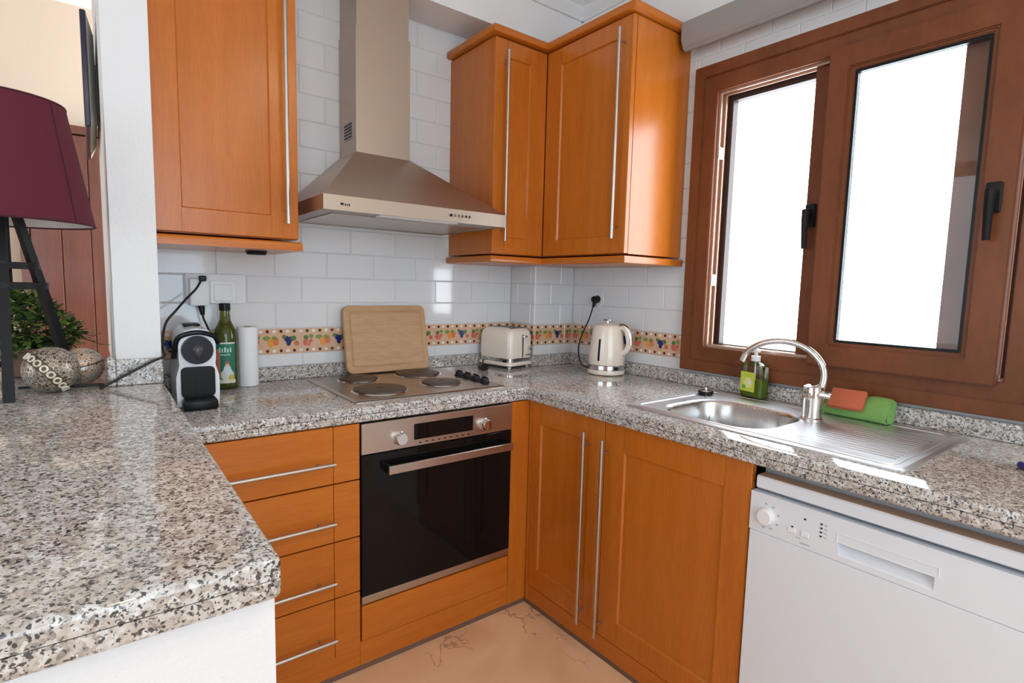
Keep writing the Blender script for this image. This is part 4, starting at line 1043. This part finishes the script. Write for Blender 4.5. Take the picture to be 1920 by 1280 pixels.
# belt plane: normal n, belt circle offset toward camera lower-left
right = Vector((0, 0, 1)).cross(cam_dir).normalized(); up = cam_dir.cross(right)
nrm = (right*.78+up*.62+cam_dir*-.06).normalized()
u_ = nrm.cross(cam_dir).normalized(); v_ = nrm.cross(u_)
cc0 = c1-nrm*.012; rbelt = math.sqrt(.058**2-.012**2)
gold = plain('pale_brass', (.84, .78, .64), .35, metal=.2)
for k in range(18):
    a = 2*math.pi*k/18; p = cc0+rbelt*(math.cos(a)*u_+math.sin(a)*v_); nn = (p-c1).normalized()
    a1_ = nn.orthogonal().normalized(); b1_ = nn.cross(a1_)
    bm = BM(); tube(bm, [p+nn*.0012+.0072*(math.cos(2*math.pi*q/14)*a1_+math.sin(2*math.pi*q/14)*b1_) for q in range(15)], .0024, 6)
    obj('ring', bm, gold, ds)
bm = BM()
loft(bm, [[c1+nrm*of_+math.sqrt(.0584**2-of_**2)*(math.cos(2*math.pi*q/48)*u_+math.sin(2*math.pi*q/48)*v_) for q in range(48)] for of_ in (-.022, -.012, -.002)], False, False)
obj('belt', bm, plain('aged_bronze', (.17, .12, .08), .45, metal=.5), ds)
bm = BM()
for off in (-.022, -.002):
    ro = math.sqrt(.0585**2-off**2); tube(bm, [c1+nrm*off+ro*(math.cos(2*math.pi*q/48)*u_+math.sin(2*math.pi*q/48)*v_) for q in range(49)], .0012, 6)
obj('belt_edge', bm, plain('dark_bronze', (.12, .09, .06), .35, metal=.7), ds)
c2 = Vector((-1.979, -.334, BAR+.0508))
ds2 = thing('decorative_ball', 'smaller bronze mosaic decorative ball behind the larger one on the bar', 'ornament', (c2.x, c2.y, BAR))
bm = BM(); sphere(bm, c2, .050, 40, 24); obj('shell', bm, deco_mat('bronze_mosaic', (.16, .09, .05), (.62, .36, .18), (.62, .56, .50), 150, .10), ds2)
bm = BM()
ro = .0505; tube(bm, [c2+Vector((0, 0, .004))+ro*Vector((math.cos(2*math.pi*q/48), math.sin(2*math.pi*q/48)*.99, .25*math.cos(2*math.pi*q/48))).normalized() for q in range(49)], .0016, 6)
obj('belt_edge', bm, bpy.data.materials['dark_bronze'], ds2)

# plant
pl = thing('potted_plant', 'bushy green leafy plant in a brown pot behind the lamp', 'plant', (-2.09, -.09, BAR))
bm = BM(); lathe(bm, [(0, .001), (.060, .001), (.066, .006), (.082, .075), (.086, .078), (.086, .086), (.078, .086), (.076, .070), (0, .070)], (-2.09, -.09, BAR), 32); pt = obj('pot', bm, 'pale_stone', pl)
bm = BM(); lathe(bm, [(0, .074), (.0765, .074), (.0765, .0705)], (-2.09, -.09, BAR), 24); obj('soil', bm, 'soil', pt)
rnd = random.Random(11)
lf = {}
def leaf_mesh(mat):
    bm = BM(); n = 5
    L_ = .024; W = .0092
    mid = []; le = []; ri = []
    for i in range(n+1):
        t = i/n; wd = W*math.sin(math.pi*min(t*1.05, 1))**.8 if 0 < i < n else 0.0004
        z = -.006*t*t
        mid.append(bm.verts.new((0, L_*t, z))); le.append(bm.verts.new((-wd, L_*t, z+.0022))); ri.append(bm.verts.new((wd, L_*t, z+.0022)))
    for i in range(n):
        bm.faces.new((le[i], mid[i], mid[i+1], le[i+1])); bm.faces.new((mid[i], ri[i], ri[i+1], mid[i+1]))
    me = bpy.data.meshes.new('leaf'); bm.to_mesh(me); bm.free(); me.materials.append(M[mat])
    for p in me.polygons: p.use_smooth = True
    return me
for k in 'abc': lf[k] = leaf_mesh('leaf_'+k)
stems = BM()
def bush_point(surface):
    """a point of the bush: tall on the left, falling away towards the partition"""
    while True:
        u = Vector((rnd.uniform(-1, 1), rnd.uniform(-1, 1), rnd.uniform(-1, 1)))
        l = u.length
        if l > 1 or (surface and l < .80) or (not surface and l > .93): continue
        p = Vector((-.035+u.x*.150, -.005+u.y*.095, .135+u.z*.118))
        top = .262-1.05*max(0, p.x+.01)-.25*max(0, -p.x-.09)
        if p.z > top or p.z < .012: continue
        if p.x*p.x+p.y*p.y < .088**2 and p.z < .088: continue
        if surface and u.y > .35: continue
        return p, u.normalized()
def leaf_rot(u):
    d = (u+Vector((rnd.uniform(-.9, .9), rnd.uniform(-.9, .9), rnd.uniform(-.3, .9)))).normalized()
    return d.to_track_quat('Y', 'Z')
for q in range(278):
    p, u = bush_point(True)
    g = bpy.data.objects.new('leaf', lf[rnd.choice('aaabbcc')]); COL.objects.link(g); g.parent = pl
    g.location = p; g.scale = (rnd.uniform(.75, 1.15),)*3; g.rotation_euler = leaf_rot(u).to_euler()
for k, n_ in (('b', 900), ('a', 350)):
    bm = BM()
    for q in range(n_):
        p, u = bush_point(False)
        mt = Matrix.Translation(p) @ leaf_rot(u).to_matrix().to_4x4() @ Matrix.Scale(rnd.uniform(.7, 1.05), 4)
        n0 = len(bm.verts); bm.from_mesh(lf[k]); bm.verts.ensure_lookup_table()
        for v in bm.verts[n0:]: v.co = mt @ v.co
    obj('foliage', bm, 'leaf_'+k, pl, kind='stuff', local=True)
for q in range(26):
    p, u = bush_point(False); b0 = Vector((rnd.uniform(-.03, .03), rnd.uniform(-.03, .03), .074))
    tube(stems, smooth_path([b0, (b0+p)/2+Vector((0, 0, .02)), p], 4), .0014, 5)
for q in range(5):          # sprays that reach towards the partition
    tip = Vector((.085+.018*q, rnd.uniform(-.06, .02), .155-.016*q+rnd.uniform(-.01, .015))); b0 = Vector((.02, 0, .09))
    pts = smooth_path([b0, (b0+tip)/2+Vector((0, 0, .025)), tip], 4); tube(stems, pts, .0013, 5)
    for t in (.55, .7, .85, 1.0):
        i = min(int(t*(len(pts)-1)), len(pts)-2); p = pts[i].lerp(pts[i+1], t*(len(pts)-1)-i)
        g = bpy.data.objects.new('leaf', lf[rnd.choice('abcc')]); COL.objects.link(g); g.parent = pl if q < 2 else pl
        g.location = p; g.scale = (rnd.uniform(.8, 1.1),)*3; g.rotation_euler = leaf_rot(Vector((.6, -.3, .4))).to_euler()
obj('stem', stems, 'stem', pl, local=True, kind='stuff')

# television on the partition, seen edge on
tv = thing('television', 'flat television on a wall bracket seen edge on behind the partition', 'television', (-1.93, .3, 1.73))
ty0, ty1, tz0, tz1 = -.02, .60, 1.730, 2.075
obj('screen', bxs((-1.945, -1.930, ty0, ty1, tz0, tz1, .003)), 'tv_dark', tv)
bm = BM(); loft(bm, [[(-1.930, a, b) for a, b in ((ty0+.004, tz0+.004), (ty1-.004, tz0+.004), (ty1-.004, tz1-.004), (ty0+.004, tz1-.004))], [(-1.912, a, b) for a, b in ((ty0+.10, tz0+.04), (ty1-.06, tz0+.04), (ty1-.06, tz1-.04), (ty0+.10, tz1-.04))]]); obj('back_cover', bm, 'tv_back', tv)
obj('bracket', bxs((-1.914, -1.905, .20, .38, 1.82, 1.98)), 'tv_back', tv)

# living room door
dr1 = struct('door_1', bxs((-2.62, -1.45, 1.478, 1.502, 0, .02)), 'door_wood', 'reddish brown plank door in the room beyond the bar', 'door')
for k in range(6):
    x0 = -2.185+k*.1215; obj('plank', bxs((x0+.001, x0+.1205, 1.455, 1.495, .01, 1.985, .003)), 'door_wood', dr1)
for x0, x1 in ((-2.225, -2.187), (-1.455, -1.415)):
    obj('jamb', bxs((x0, x1, 1.44, 1.499, 0, 2.03)), 'door_wood', dr1)
obj('jamb', bxs((-2.225, -1.415, 1.44, 1.499, 1.99, 2.03)), 'door_wood', dr1)

# roller blind cassette
rb = thing('roller_blind', 'grey roller blind cassette fixed above the window', 'blind', (-.05, -1.5, 2.19))
pr = [(-.004, 2.292), (-.100, 2.292), (-.104, 2.284), (-.102, 2.225), (-.090, 2.203), (-.072, 2.195), (-.055, 2.200), (-.030, 2.215), (-.004, 2.222)]
bm = BM(); prism(bm, pr, lambda u, v, d: (u, d, v), -.8465, -2.42); obj('cassette', bm, 'blind', rb, smooth=50)
bm = BM(); cyl(bm, (-.072, -.8468, 2.202), (-.072, -2.42, 2.202), .011, seg=14); obj('bottom_bar', bm, 'blind', rb)
bm = BM(); cyl(bm, (-.078, -.8455, 2.207), (-.078, -.850, 2.207), .010, seg=14); obj('end_cap', bm, 'grey_pl', rb)

# ceiling downlights behind the viewpoint
for i, (x, y) in enumerate(((-.9, -2.6), (-.9, -3.8), (-1.9, -3.2))):
    t = thing('ceiling_downlight', ('recessed ceiling downlight on the window side nearest the sink run', 'recessed ceiling downlight on the window side farthest from the sink run', 'recessed ceiling downlight over the end of the breakfast bar')[i], 'lamp', (x, y, CEIL-.004), 0, 'ceiling downlights behind the viewpoint')
    bm = BM(); lathe(bm, [(.036, 0), (.050, 0), (.048, -.006), (.036, -.004)], (x, y, CEIL-.0005), 24); obj('trim_ring', bm, 'satin', t)
    spot_bulb((x, y, CEIL-.006), 5, (1.0, .82, .62))
